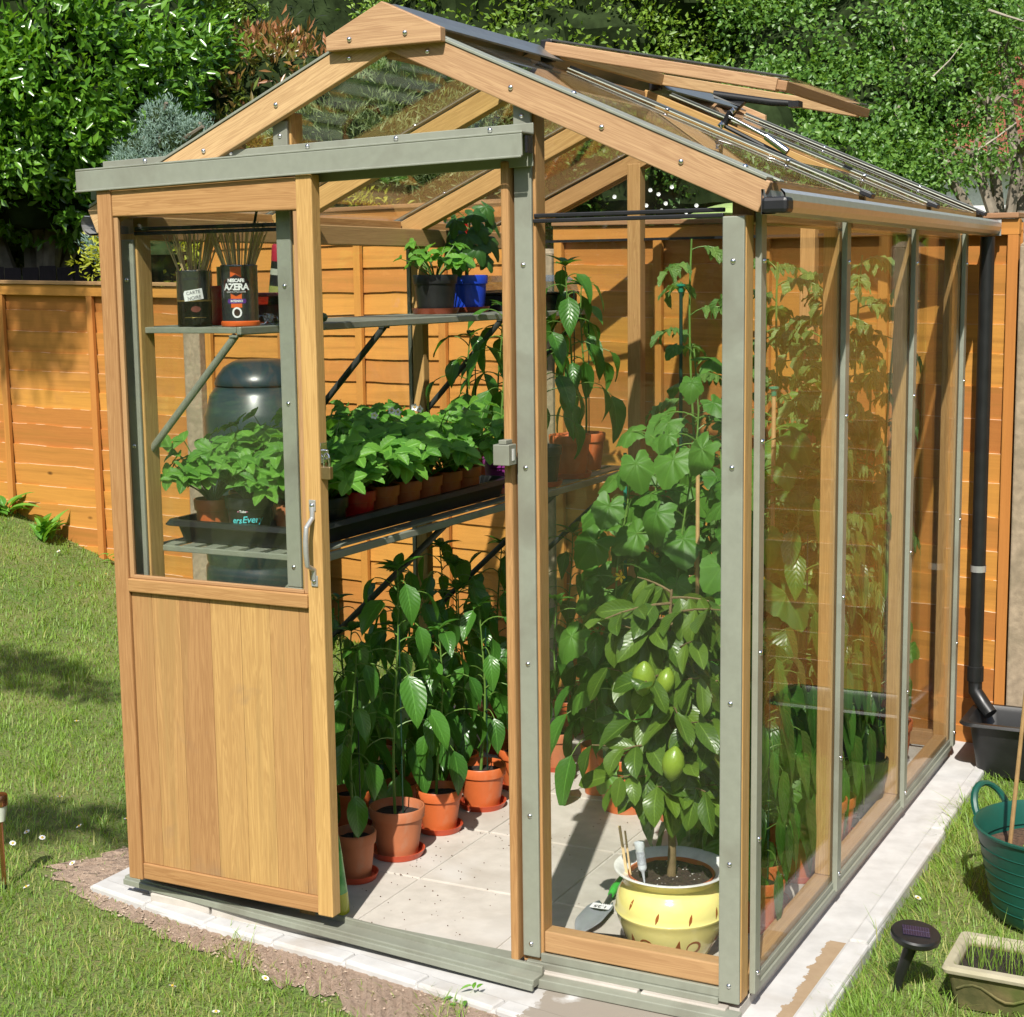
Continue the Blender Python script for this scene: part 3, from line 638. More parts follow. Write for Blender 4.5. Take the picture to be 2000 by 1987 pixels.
# hedge to the right of the ridge
cl = [C(900, 60, 12, .8, .6), C(1040, 0, 12, .8, .5), C(1180, 20, 11.9, .8, .5), C(1320, 10, 11.8, .8, .5), C(1400, 60, 11.8, .7, .5), C(1250, 180, 11.8, .8, .5), C(1050, 90, 12, .8, .6), C(1180, 110, 11.8, .8, .6), C(960, -30, 12.4, .9, .6), C(1150, -20, 12.4, 1, .7), C(1300, 60, 12, .8, .7), C(1000, 200, 11.6, .8, .6), C(1150, 250, 11.6, .8, .6)]
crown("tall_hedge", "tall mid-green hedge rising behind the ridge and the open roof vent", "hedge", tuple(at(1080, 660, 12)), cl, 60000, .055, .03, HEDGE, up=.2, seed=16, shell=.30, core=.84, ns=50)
cl = [C(1250, 330, 9.6, .5, .35), C(1380, 360, 9.6, .5, .32), C(1130, 330, 9.8, .5, .32), C(1060, 380, 9.6, .4, .25), C(1450, 300, 9.8, .5, .35)]
rose = crown("rose_bush", "dark green rose bush with white flowers behind the right fence panel", "shrub", tuple(at(1280, 640, 9.6)), cl, 22000, .045, .028, ASPEN, up=.2, seed=17, core=.86)
fm = MB()
for (u, v) in ((1270, 372), (1286, 380), (1312, 366), (1300, 398), (1292, 412), (1340, 415), (1395, 372), (1200, 385), (1360, 402), (1262, 402)):
    p = at(u, v, 8.95) - Vector(rose.location)
    fm = MB()
    for k in range(7):
        a = k * .9; e = RT * math.cos(a) + UP * math.sin(a); g = RT * -math.sin(a) + UP * math.cos(a)
        fm.add([p, p + e * .009 + g * .006 - FW * .003, p + e * .012 - FW * .005, p + e * .009 - g * .006 - FW * .006], [(0, 1, 2, 3)], None, .5)
    fm.build("flower", WHITE, rose)
# aspens on the right, pale branches
def trunkset(th, segs, base):
    t = MB(); b = Vector(base)
    for (u0, v0, u1, v1, r0, r1, d) in segs:
        p0, p1 = at(u0, v0, d) - b, at(u1, v1, d) - b; md = p0.lerp(p1, .5) + RT * rng.uniform(-.05, .05) * (p1 - p0).length
        t.tube([p0, md, p1], [r0 * .55, (r0 + r1) * .27, r1 * .5], 7)
    return t.build("trunk", plain("pale_bark", (.36, .32, .25), .85, 0, .25, 30, .1, .5), th)
cl = [C(1560, 120, 11.5, .9, .6), C(1700, 60, 11.5, .9, .7), C(1650, 240, 11, .7, .45), C(1800, 180, 11, .55, .45), C(1500, 250, 11, .6, .4), C(1720, 330, 10.8, .5, .28), C(1620, 340, 10.6, .6, .3), C(1850, 40, 11.6, .6, .5), C(1480, 20, 11.8, .8, .6)]
b0 = tuple(at(1690, 640, 11)); asp = crown("aspen_tree", "leafy aspen with pale broken branches at the top right", "tree", b0, cl, 60000, .048, .030, ASPEN, up=-.1, seed=18, trunk=False, core=.6, shell=.30, ns=60)
trunkset(asp, [(1762, 620, 1765, 40, .05, .03, 10.9), (1765, 200, 1735, 60, .022, .008, 10.8), (1800, 330, 1870, 60, .022, .008, 10.9), (1822, 150, 1880, 85, .010, .004, 10.35), (1740, 380, 1755, 200, .04, .03, 10.6), (1700, 500, 1725, 300, .03, .012, 10.9), (1930, 20, 2010, 45, .02, .012, 10.6), (1900, 300, 1985, 240, .014, .008, 10.5)], b0)
cl = [C(1990, 300, 10.6, .26, .2), C(2060, 120, 11, .5, .5), C(1960, 120, 11.2, .3, .22), C(1930, 210, 10.8, .18, .14), C(1845, 330, 10.5, .28, .16), C(1900, 300, 10.6, .2, .16), C(2120, 250, 10.8, .4, .4)]
crown("birch_tree", "airy small-leaved tree at the right edge with white wall showing through", "tree", tuple(at(2000, 640, 10.8)), cl, 5200, .042, .024, ASPEN, up=-.2, seed=19, core=0, shell=.6, twigs=6)
# house
th = thing("neighbour_house", tuple(at(2060, 640, 22)), "white rendered house with a red tiled roof glimpsed through the trees", "house", None, .25)
m = MB(); hz = at(2000, 285, 22).z - th.location.z
m.box(-1.6, 6, 0, 6, -1, hz + .0); m.build("wall", plain("white_render", (.8, .8, .78), .8), th)
m = MB(); m.add([(-2.0, -.5, hz - .15), (6.4, -.5, hz - .15), (6.4, 3, hz + 1.6), (-2.0, 3, hz + 1.6), (-2.0, 6.5, hz - .15), (6.4, 6.5, hz - .15), (-2.0, -.5, hz - .25), (6.4, -.5, hz - .25), (6.4, 6.5, hz - .25), (-2.0, 6.5, hz - .25)],
    [(0, 1, 2, 3), (3, 2, 5, 4), (0, 3, 4, 9, 6), (1, 7, 8, 5, 2), (6, 7, 1, 0), (9, 4, 5, 8), (6, 9, 8, 7)], [[(0, 0), (8, 0), (8, 4), (0, 4)]] * 2 + [[(0, 0)] * 5] * 2 + [[(0, 0)] * 4] * 3)
rm, t, b, o = newmat("red_roof_tiles"); br = N(t, "ShaderNodeTexBrick"); br.inputs["Scale"].default_value = 5; br.inputs["Color1"].default_value = (.30, .10, .06, 1); br.inputs["Color2"].default_value = (.22, .07, .045, 1); br.inputs["Mortar"].default_value = (.08, .04, .03, 1)
L(t, N(t, "ShaderNodeTexCoord").outputs["UV"], br.inputs[0]); L(t, br.outputs[0], b.inputs["Base Color"]); m.build("roof", rm, th)
# pale green canopy just over the fence
a, b2, c2 = at(1310, 432, 7.4), at(1520, 414, 7.4), at(1400, 424, 7.4)
th = thing("green_canopy", (a.x, a.y, a.z - .35), "light green fabric canopy peeping over the right fence panel", "canopy")
m = MB(); vs = []; n_ = 12
for i in range(n_ + 1):
    t_ = i / n_; p = a.lerp(b2, t_) - Vector(th.location); p.z += .05 * math.sin(math.pi * min(1, t_ * 1.1))
    for q in range(5): vs.append((p.x - .1 * q * .3, p.y + q * .22, p.z + .03 * math.sin(q * .8) - (.03 if q == 0 else 0)))
m.add(vs, [(i * 5 + q, (i + 1) * 5 + q, (i + 1) * 5 + q + 1, i * 5 + q + 1) for i in range(n_) for q in range(4)], None, .5, 0, True)
cv = m.build("canopy_cloth", plain("pale_green_cloth", (.30, .40, .13), .7), th); sm = cv.modifiers.new("thick", 'SOLIDIFY'); sm.thickness = .006
m = MB()
for q in (0, 12): p = Vector(vs[q * 5 + 2]); m.tube([(p.x, p.y, -1.4), (p.x, p.y, p.z - .01)], .012)
m.build("pole", DARKALU, th)
# far tree belt closes the view everywhere else
P = []; D = []; Nn = []
rs = np.random.RandomState(21)
k = 60000; ang = rs.uniform(-3.1416, 3.1416, k); rad = 26 + rs.randn(k) * 1.2; hh = rs.rand(k) ** .8 * (9 + 1.5 * np.sin(ang * 9) + np.sin(ang * 23))
P = np.stack([CAM.x + rad * np.sin(ang + -.0), CAM.y + rad * np.cos(ang), hh - .5], 1)
gapm = ~((P @ np.array([0, 0, 0]) != 0)); D = rs.randn(k, 3); Nn = unit(np.array([CAM.x, CAM.y, 6]) - P + rs.randn(k, 3) * 14)
o = leaves("far_trees", P, D, Nn, rs.uniform(.35, .6, k), rs.uniform(.2, .34, k), HEDGE, None, np.zeros(k)); tag(o, "distant belt of trees behind all the gardens", "trees", kind="stuff")
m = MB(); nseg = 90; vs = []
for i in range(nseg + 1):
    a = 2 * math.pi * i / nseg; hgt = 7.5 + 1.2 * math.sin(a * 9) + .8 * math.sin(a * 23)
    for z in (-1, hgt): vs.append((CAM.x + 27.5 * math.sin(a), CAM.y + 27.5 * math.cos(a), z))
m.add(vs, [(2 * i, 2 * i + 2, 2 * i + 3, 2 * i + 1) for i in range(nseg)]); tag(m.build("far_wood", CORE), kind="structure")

# ------------------------------------------------------------------ greenhouse
V3 = Vector
W, DP, EV = 1.686, 2.19, 1.717
XR, ZR, SL = .853, 2.172, .4435         # ridge x, ridge top, roof slope
def roofz(x): return ZR - abs(x - XR) * SL
GH = thing("greenhouse", (0, 0, 0), "cedar greenhouse with sage green metal cappings, sliding door open and roof vent propped up", "greenhouse")
boltm = MB(); boltm.lathe([(.0062, 0), (.0058, .002), (.0035, .0042), (.0001, .005)], 12)
BOLT = None
def bolt(parent, p, face='front'):
    global BOLT
    if BOLT is None: o = boltm.build("bolt", CHROME); BOLT = o
    else: o = BOLT.copy(); COL.objects.link(o)
    o.parent = parent; o.location = p
    o.rotation_euler = {'front': (R(90), 0, 0), 'side': (0, R(90), 0), 'roof': (0, math.atan(SL), 0), 'left': (0, R(-90), 0)}[face]
def capping(x0, x1, z0, z1, y=0.0, bolts=(), name="capping"):
    """front capping strip: shallow metal channel, 10 mm proud"""
    m = MB(); m.box(x0, x1, y - .011, y - .0015, z0, z1); o = m.build(name, ALU, GH, .0025)
    for z in bolts: bolt(o, ((x0 + x1) / 2, y - .0105, z))
    return o
def post(x0, x1, y0, y1, z0, z1, mat=CEDAR, name="post"):
    return MB().box(x0, x1, y0, y1, z0, z1, grain=2).build(name, mat, GH, .003)
# corner posts and door posts
post(.03, .086, 0, .055, .0, 1.715, name="corner_post"); post(1.632, W - .003, 0, .048, .0, 1.715, name="corner_post")
post(.512, .562, 0, .05, .0, 1.985); post(1.148, 1.2, 0, .05, .0, 1.99)
post(.03, .08, DP - .05, DP, 0, 1.72, name="corner_post"); post(1.632, W - .003, DP - .05, DP, 0, 1.715, name="corner_post")
post(.515, .565, DP - .05, DP, 0, 1.99); post(1.148, 1.2, DP - .05, DP, 0, 1.99)
capping(.036, .082, .028, 1.70, 0, (.25, .75, 1.18, 1.6)); capping(1.634, 1.682, .0, 1.712, 0, (.04, .32, .68, 1.19, 1.62))
capping(.517, .558, .85, 1.965, 0, (.9, 1.3, 1.58, 1.93)); capping(1.152, 1.195, .018, 1.965, 0, (.05, .36, .72, 1.17, 1.62, 1.94))
MB().box(.517, .558, -.011, -.0015, .03, .849).build("capping", ALU, GH, .002)
# door stop beside the opening
MB().box(1.127, 1.1475, -.028, .03, .006, 1.845, grain=2).build("door_stop", CEDAR, GH, .005)
# lock keeper on the door stop
m = MB(); m.box(1.120, 1.160, -.066, -.029, 1.180, 1.226); m.box(1.131, 1.150, -.060, -.029, 1.2265, 1.236); lk = m.build("lock_keeper", ALU, GH, .0015)
MB().box(1.1605, 1.1612, -.052, -.041, 1.19, 1.216).build("slot", WHITE, lk)
# horizontal rails at the front
MB().box(.5625, 1.1475, .004, .044, 1.845, 1.908, grain=0).build("gable_rail", CEDAR, GH, .003)
MB().box(.0865, .5115, .006, .046, 0.03, .092, grain=0).build("bottom_rail", CEDAR2, GH, .003)
MB().box(1.2005, 1.6315, .004, .046, 0.029, .080, grain=0).build("bottom_rail", CEDAR2, GH, .003)
# drip profile and threshold
m = MB(); m.box(1.1955, 1.6335, -.006, .003, .008, .0285); m.box(1.16, 1.6335, -.012, .02, -.008, .0075); m.build("sill_profile", ALU, GH, .0015)
MB().box(1.18, 1.69, -.055, -.0125, -.034, -.012).build("base_profile", ALU, GH, .002)
MB().box(.56, 1.124, -.012, .028, -.030, .004).build("threshold", ALU, GH, .003)
m = MB(); m.bar((-.045, .014, .008), (1.214, -.060, -.014), .044, .020); m.bar((-.040, .041, .014), (1.214, -.033, -.006), .010, .034); m.bar((-.045, -.012, .004), (1.214, -.086, -.020), .008, .016); m.build("door_bottom_rail", ALU, GH, .002)
# door track: back flange, box rail with a lip
def track(x0, x1, zc0, zc1):
    m = MB()
    sl_ = .0135
    m.bar((x0 + .04, -.016, zc0 + .055), (x1 - .0, -.016, zc1 + .055), .005, .022)
    m.bar((x0, -.072, zc0 + .016), (x1, -.072, zc1 + .016), .006, .047)      # face
    m.bar((x0, -.045, zc0 + .0425), (x1, -.045, zc1 + .0425), .060, .005)       # top
    m.bar((x0, -.078, zc0 - .009), (x1, -.078, zc1 - .009), .006, .005)       # lip
    m.bar((x0, -.021, zc0 + .006), (x1, -.021, zc1 + .006), .004, .066)       # back
    o = m.build("door_track", ALU, GH, .0015)
    for x in (.14, .40, .62, .86, 1.1): bolt(o, (x, -.019, zc0 + .058 + (zc1 - zc0) * x / 1.2))
    m = MB(); m.box(x1 - .002, x1 + .004, -.055, -.03, zc1 - .0, zc1 + .036); m.build("roller", BLK, o)
track(-.035, 1.205, 1.828, 1.858)
# sliding door, pushed open to the left
X0, X1, Y0, Y1, Z0, Z1 = .026, .662, -.072, -.036, .046, 1.835
m = MB()
m.box(X0, X0 + .044, Y0, Y1, Z0, Z1, grain=2); m.box(X1 - .044, X1, Y0, Y1, Z0, Z1, grain=2)
m.box(X0 + .0445, X1 - .0445, Y0 + .003, Y1 - .003, 1.755, Z1 - .004, grain=0)
m.box(X0 + .0445, X1 - .0445, Y0 - .004, Y1 - .004, .815, .849, grain=0); m.box(X0 + .0445, X1 - .0445, Y0 + .004, Y1 - .004, Z0 + .003, .092, grain=0)
DOOR = m.build("sliding_door", CEDAR, GH, .003); tag(DOOR, "open sliding door with a boarded lower half")
m = MB(); xs = [X0 + .0445, .135, .222, .318, .41, .497, .585, X1 - .0445]
for i in range(7): m.box(xs[i] + .0003, xs[i + 1] - .0003, Y0 + .009, Y1 - .008, .0925, .8145, r=(.30, .52, .12, .80, .95, .55, .35)[i], grain=2)
m.build("board_panel", CEDARP, DOOR, .0012)
MB().box(X0 + .04, X1 - .04, -.056, -.052, .845, 1.76).build("glass_pane", GLASS, DOOR)
m = MB(); 
for (a, b) in ((X0 + .0445, X0 + .058), (X1 - .058, X1 - .0445)): m.box(a, b, Y0 + .007, -.0565, .8495, 1.7545, grain=2)
m.box(X0 + .058, X1 - .058, Y0 + .004, -.0565, .8495, .858, grain=0); m.build("glazing_bead", CEDAR2, DOOR, .0015)
m = MB(); hx = X1 - .022
m.tube([(hx, Y0 - .002, 1.062), (hx, Y0 - .004, 1.035), (hx, Y0 - .030, 1.016), (hx, Y0 - .034, .985), (hx, Y0 - .034, .955), (hx, Y0 - .030, .925), (hx, Y0 - .004, .912), (hx, Y0 - .002, .885)], [.0065, .0062, .006, .0068, .0068, .006, .0062, .0065], 10)
for z in (1.066, .884): m.box(hx - .009, hx + .009, Y0 - .0035, Y0 - .0002, z - .013, z + .013)
hd = m.build("handle", ALUG, DOOR, .0008)
for z in (1.066, .884): bolt(hd, (hx, Y0 - .004, z))
m = MB(); m.box(X1 + .0003, X1 + .0022, Y0 + .005, Y1 - .006, 1.166, 1.214); m.tube([(X1 + .002, Y0 + .017, 1.196), (X1 + .013, Y0 + .017, 1.196), (X1 + .013, Y0 + .017, 1.176), (X1 + .002, Y0 + .017, 1.176)], .003, 8)
m.build("hasp", CHROME, DOOR, .001)
# padlock hanging from the hasp
PL = thing("padlock", (X1 + .010, Y0 + .012, 1.18), "small brass padlock hanging open from the hasp on the door edge", "padlock")
m = MB(); m.box(-.012, .016, -.007, .007, -.052, -.022); m.build("lock_body", BRASS, PL, .002)
m = MB(); m.tube([(-.006, 0, -.022), (-.006, 0, .0)] + [(.002 - .008 * math.cos(a), 0, .0 + .008 * math.sin(a)) for a in (.5, 1.0, 1.57, 2.1, 2.6)] + [(.010, 0, -.004), (.010, 0, -.022)], .0026, 8); m.build("shackle", CHROME, PL)
# eave plates, gutters, side frames
for s_, xa, xb in ((0, .03, .078), (1, 1.634, 1.682)):
    MB().box(xa, xb, .0485 if s_ else .0555, DP - .0505, 1.70, 1.758, grain=1).build("eave_beam", CEDAR2 if s_ == 0 else CEDAR, GH, .003)
    MB().box(xa + .003, xb - .003, .0485 if s_ else .0555, DP - .0505, .002, .045, grain=1).build("side_bottom_rail", CEDAR2, GH, .003)
for y in (.73, 1.46):
    post(.032, .074, y - .019, y + .019, .0455, 1.6995, name="side_post"); post(1.640, 1.680, y - .019, y + .019, .0455, 1.6995, name="side_post")
def side_cap(x0, x1, y0, y1, bolts):
    o = MB().box(x0, x1, y0, y1, .005, 1.735).build("side_capping", ALU, GH, .002)
    for z in bolts: bolt(o, (x1 if x1 > 1 else x0, (y0 + y1) / 2, z), 'side' if x1 > 1 else 'left')
for y0 in (.046, .712, 1.442, 2.148): side_cap(W, W + .014, y0, y0 + .036, (.05, .36, .78, 1.24, 1.62))
for y0 in (.006, .712, 1.442, 2.148): side_cap(.014, .028, y0, y0 + .036, (.3, 1.2))
m = MB(); m.box(W - .002, W + .009, .082, 2.147, -.004, .013); m.box(W - .004, W + .004, .082, 2.147, .0135, .030); m.build("side_sill_profile", ALU, GH, .0015)
MB().box(.018, .03, .0, DP, -.01, .02).build("side_sill_profile", ALU, GH, .0015)
for (y0, y1) in ((.075, .72), (.74, 1.45), (1.47, 2.155)):
    MB().box(W - .0025, W + .0015, y0 - .01, y1 + .01, .03, 1.735).build("glass_pane", GLASSS, GH)
    MB().box(.0285, .0305, y0 - .03, y1 + .01, .03, 1.735).build("glass_pane", GLASS, GH)
# gutter on the right: open channel with dark end stop, and the downpipe
def channel(x0, zt, y0, y1, wd, name):
    sgn = 1 if wd > 0 else -1; wd = abs(wd); prof = [(0, 0), (0, -.050), (wd - .022, -.050), (wd - .010, -.045), (wd - .002, -.035), (wd + .002, -.022), (wd + .0, -.008), (wd - .008, 0), (wd - .011, -.002), (wd - .004, -.012), (wd - .003, -.022), (wd - .007, -.033), (wd - .014, -.040), (wd - .024, -.045), (.005, -.045), (.005, 0)]
    m = MB(); n = len(prof); vs = [(x0 + sgn * a, y, zt + b) for y in (y0, y1) for a, b in prof]
    fs = [(i, (i + 1) % n, n + (i + 1) % n, n + i) for i in range(n)]
    if sgn < 0: fs = [tuple(reversed(f)) for f in fs]
    return m.add(vs, fs, None, .5).build(name, ALUG, GH)
g = channel(1.728, 1.762, -.045, 2.31, .050, "gutter"); channel(-.012, 1.762, -.03, 2.25, -.05, "gutter")
m = MB(); m.box(1.730, 1.786, -.055, -.008, 1.714, 1.746); m.build("gutter_end_stop", BLK, g, .008)
m = MB(); m.box(1.727, 1.779, 2.31, 2.314, 1.712, 1.764); m.build("gutter_end_plate", ALUG, g)
m = MB(); m.tube([(1.754, 2.215, 1.708), (1.754, 2.215, .235), (1.756, 2.211, .190), (1.790, 2.190, .150), (1.815, 2.175, .125)], [.0235] * 3 + [.024, .024], 20)
m.lathe([(.0275, 0), (.0275, .05), (.0235, .052)], 20, (1.754, 2.215, .225)); dpipe = m.build("downpipe", BLKP, GH)
MB().lathe([(.0255, 0), (.0255, .022)], 20, (1.754, 2.215, .60)).build("pipe_clip", ALUG, dpipe)
# barge boards front and back, ridge plates
def barge(y0, y1, mat=CEDARB):
    yc = (y0 + y1) / 2; d = V3((1, 0, -SL)).normalized(); nrm = V3((SL, 0, 1)).normalized()
    for sg in (1, -1):
        a = V3((XR, yc, ZR)); e = V3((XR + sg * (1.744 - XR), yc, roofz(1.744)))
        dd = V3((sg * d.x, 0, d.z)); nn = V3((sg * nrm.x, 0, nrm.z)); hb = .066
        # board with a plumb cut at the ridge and a square cut at the eave
        P = [a, e, e - nn * hb, a - V3((0, 0, hb / nn.z))]
        hy = (y1 - y0) / 2; vs = [p + V3((0, -hy, 0)) for p in P] + [p + V3((0, hy, 0)) for p in P]
        Ln = (e - a).length; uvq = [(0, hb), (Ln, hb), (Ln, 0), (0, 0)]
        m = MB(); fs = [(0, 3, 2, 1), (4, 5, 6, 7), (0, 1, 5, 4), (1, 2, 6, 5), (2, 3, 7, 6), (3, 0, 4, 7)]
        if sg < 0: fs = [tuple(reversed(f)) for f in fs]
        base = {0: uvq[0], 1: uvq[1], 2: uvq[2], 3: uvq[3]}
        uv = [[(base[i % 4][0] + (.0 if i < 4 else .0), base[i % 4][1] + (0 if i < 4 else .03)) for i in f] for f in fs]
        m.add(vs, fs, uv, rng.random()); o = m.build("barge_board", mat, GH, .0025)
        if y0 < 0:
            for q in (.13, .36, .60, .80): bolt(o, tuple(a.lerp(e, q) - nn * .034 + V3((0, -hy - .001, 0))))
        # metal strip along the top edge
        o2 = MB().bar(a + nn * .0035 + dd * .15, e + nn * .0035 - dd * .01, y1 - y0 + .022, .006, up=nn).build("edge_strip", ALU, GH, .001)
        if y0 < 0: 
            o2.location = (0, .008, 0)
            for q in (.5, .93): bolt(o2, tuple(a.lerp(e, q) + nn * .0065), 'roof')
barge(-.034, -.012); barge(DP - .01, DP + .012)
def ridge_plate(y0, y1):
    ax, zt, z1, z0 = .149, 2.203, 2.136, 2.106
    P = [(XR - ax, z0), (XR + ax, z0), (XR + ax, z1), (XR, zt), (XR - ax, z1)]
    m = MB(); vs = [(x, y, z) for y in (y0, y1) for x, z in P]
    fs = [(0, 1, 2, 3, 4), (9, 8, 7, 6, 5)] + [((i + 1) % 5, i, i + 5, (i + 1) % 5 + 5) for i in range(5)]
    uv = [[(vs[i][0], vs[i][2]) for i in f] for f in fs[:2]] + [[(0, 0), (.1, 0), (.1, .02), (0, .02)]] * 5
    return m.add(vs, fs, uv, .35).build("ridge_plate", CEDARB, GH, .002)
rp = ridge_plate(-.058, -.0345); bolt(rp, (XR - .085, -.059, 2.127)); bolt(rp, (XR + .06, -.059, 2.130)); ridge_plate(DP + .0125, DP + .03)
# ridge beam and metal ridge capping
MB().box(XR - .018, XR + .018, -.0115, DP - .0105, 2.085, 2.150, grain=1).build("ridge_beam", CEDAR2, GH, .002)
m = MB(); ny = 2; prof = [(-.085, -.030), (-.045, -.006), (-.02, .014), (.02, .014), (.045, -.006), (.085, -.030), (.083, -.034), (.045, -.011), (.018, .009), (-.018, .009), (-.045, -.011), (-.083, -.034)]
def extr(prof, y0, y1, name, mat, zo):
    m = MB(); n = len(prof); vs = [(XR + a, y, zo + b) for y in (y0, y1) for a, b in prof]
    return m.add(vs, [((i + 1) % n, i, n + i, n + (i + 1) % n) for i in range(n)] + [tuple(range(n)), tuple(reversed(range(n, 2 * n)))], None, .5).build(name, mat, GH)
extr(prof, -.034, .722, "ridge_capping", RIDGEM, ZR + .012); extr(prof, 1.47, DP, "ridge_capping", RIDGEM, ZR + .012)
extr([(-.085, -.030), (-.045, -.006), (-.005, .014), (.005, .014), (.005, .009), (-.045, -.011), (-.083, -.034)], .722, 1.47, "ridge_capping", RIDGEM, ZR + .012)
# rafters with glazing bars on both slopes
nR = V3((SL, 0, 1)).normalized()
def slope_bar(sg, xa, xb, y, wd, ht, off, mat, name, bev=.002, parent=None):
    nn = V3((sg * nR.x, 0, nR.z)); a = V3((XR + sg * xa, y, roofz(XR + xa))) + nn * off; b = V3((XR + sg * xb, y, roofz(XR + xb))) + nn * off
    return MB().bar(a, b, wd, ht, up=nn).build(name, mat, parent or GH, bev)
for sg in (1, -1):
    for y in (.73, 1.46, DP - .03):
        slope_bar(sg, .02, .865, y, .038, .056, -.036, CEDAR, "rafter")
        o = slope_bar(sg, .09, .893, y + (.006 if y < 2 else .0), .034, .004, .0045, ALU, "glazing_cap")
        slope_bar(sg, .09, .893, y + (.006 if y < 2 else 0), .010, .007, .0095, DARKALU, "rib", .0015, o)
        for q in (.35, .75): 
            xx = .09 + .8 * q; nn = V3((sg * nR.x, 0, nR.z)); bolt(o, tuple(V3((XR + sg * xx, y - .009, roofz(XR + xx))) + nn * .0065), 'roof')
        if sg > 0:
            m = MB(); m.bar((1.728, y, roofz(1.728) + .006), (1.757, y, roofz(1.757) + .006), .036, .012, up=nR); m.build("bar_end_cap", BLK, o, .002)
    slope_bar(sg, .09, .893, .03, .030, .004, .0045, ALU, "glazing_cap")
def roof_pane(sg, xa, xb, y0, y1):
    nn = V3((sg * nR.x, 0, nR.z)); a = V3((XR + sg * xa, (y0 + y1) / 2, roofz(XR + xa))) - nn * .001; b = V3((XR + sg * xb, (y0 + y1) / 2, roofz(XR + xb))) - nn * .001
    MB().bar(a, b, y1 - y0, .0035, up=nn).build("roof_glass", GLASSD, GH)
for (y0, y1) in ((.0, .725), (.735, 1.455), (1.465, 2.17)):
    roof_pane(-1, .06, .885, y0, y1)
    if y0 == .735: roof_pane(1, .665, .885, y0, y1)
    else: roof_pane(1, .06, .885, y0, y1)
# cross rail under the vent opening and eave fillets
nn = nR; a = V3((XR + .655, .75, roofz(XR + .655))); b = V3((XR + .655, 1.44, roofz(XR + .655)))
MB().bar(a - nn * .02, b - nn * .02, .045, .032, up=nn).build("vent_rail", CEDAR, GH, .002)
for (y0, y1) in ((-.010, .70), (.752, 1.43), (1.482, 2.14)):
    m = MB(); m.bar((1.722, y0, 1.770), (1.722, y1, 1.770), .016, .030); m.build("eave_fillet", CEDAR, GH, .002)
    m = MB(); m.bar((.0, y0 + .02, 1.770), (.0, y1, 1.770), .012, .030); m.build("eave_fillet", CEDAR, GH, .002)
# roof vent, propped open
VT = V3((XR + .035, .73, 2.190)); ve = V3((1.520, .73, 2.055)); vd = (ve - VT).normalized(); vn = V3((-vd.z, 0, vd.x)); vl = (ve - VT).length
def vp(s_, y, o=0): return VT + vd * s_ + vn * o + V3((0, y - .73, 0))
m = MB(); m.bar(vp(0, .718), vp(vl - .0005, .718), .034, .031, up=vn); m.bar(vp(0, 1.476), vp(vl - .0005, 1.476), .034, .031, up=vn)
m.bar(vp(.018, .7355), vp(.018, 1.4585), .034, .034, up=vn);
VENT = m.build("roof_vent", CEDARB, GH, .002); tag(VENT, "open roof vent with a cedar frame"); MB().bar(vp(vl + .013, .702), vp(vl + .013, 1.492), .026, .024, up=vn).build("vent_bottom_rail", CEDAR2, VENT, .002)
MB().bar(vp(.02, 1.097, .0205), vp(vl + .03, 1.097, .0205), .735, .004, up=vn).build("vent_glass", GLASSD, VENT)
for yv in (.718, 1.476): MB().bar(vp(.0, yv, .0225), vp(vl + .02, yv, .0225), .022, .005, up=vn).build("edge_strip", DARKALU, VENT, .001)
m = MB(); m.box(XR + .02, XR + .055, .705, .735, 2.155, 2.212); m.box(XR + .02, XR + .055, 1.462, 1.492, 2.155, 2.212); m.build("hinge", BLK, VENT, .004)
# automatic opener: black bent arm and silver piston
m = MB(); y = 1.05
p0 = V3((1.53, y, roofz(1.50) - .03)); p1 = V3((1.28, y, roofz(1.28) + .055)); 
m.tube([vp(vl - .06, y, -.024), vp(vl - .12, y, -.030), vp(.36, y, -.034), p1 + V3((.035, 0, .012)), p1 + V3((0, 0, -.010)), p1 + V3((-.02, 0, -.04))], [.008, .010, .011, .013, .012, .009], 10)
m.tube([p1 + V3((-.02, 0, -.04)), p0], .006, 8); m.box(vp(vl - .06, y).x - .014, vp(vl - .06, y).x + .014, y - .02, y + .02, vp(vl - .06, y).z - .034, vp(vl - .06, y).z - .018); op = m.build("vent_opener", BLK, VENT)
m = MB(); m.tube([p1 + V3((.0, -.014, -.018)), p1.lerp(p0, .42) + V3((0, -.014, .0))], .0045, 10); m.tube([p1.lerp(p0, .42) + V3((0, -.014, .0)), p1.lerp(p0, .66) + V3((0, -.014, 0))], .010, 12)
m.lathe([(.0001, .012), (.012, 0), (.0001, -.012)], 14, tuple(p1 + V3((-.02, -.016, -.04)))); m.lathe([(.0001, .010), (.010, 0), (.0001, -.010)], 14, tuple(p1 + V3((.012, -.016, -.004)))); m.build("piston", CHROME, VENT)
# front glazing
GT = .0035
MB().box(1.196, 1.636, .0045, .0045 + GT, .03, 1.722).build("glass_pane", GLASS, GH); MB().box(.082, .516, .0045, .0045 + GT, .03, 1.715).build("glass_pane", GLASS, GH)
def gable_glass(x0, x1, z0, y):
    pts = [(x0, z0), (x1, z0), (x1, roofz(x1) - .04)] + ([(XR, ZR - .04)] if x0 < XR < x1 else []) + [(x0, roofz(x0) - .04)]
    n = len(pts); m = MB(); vs = [(x, yy, z) for yy in (y, y + GT) for x, z in pts]
    m.add(vs, [tuple(range(n)), tuple(reversed(range(n, 2 * n)))] + [((i + 1) % n, i, i + n, (i + 1) % n + n) for i in range(n)], None, .5); m.build("gable_glass", GLASS, GH)
gable_glass(1.196, 1.69, 1.73, .0045); gable_glass(.02, .516, 1.73, .0045); gable_glass(.558, 1.152, 1.909, .0045)
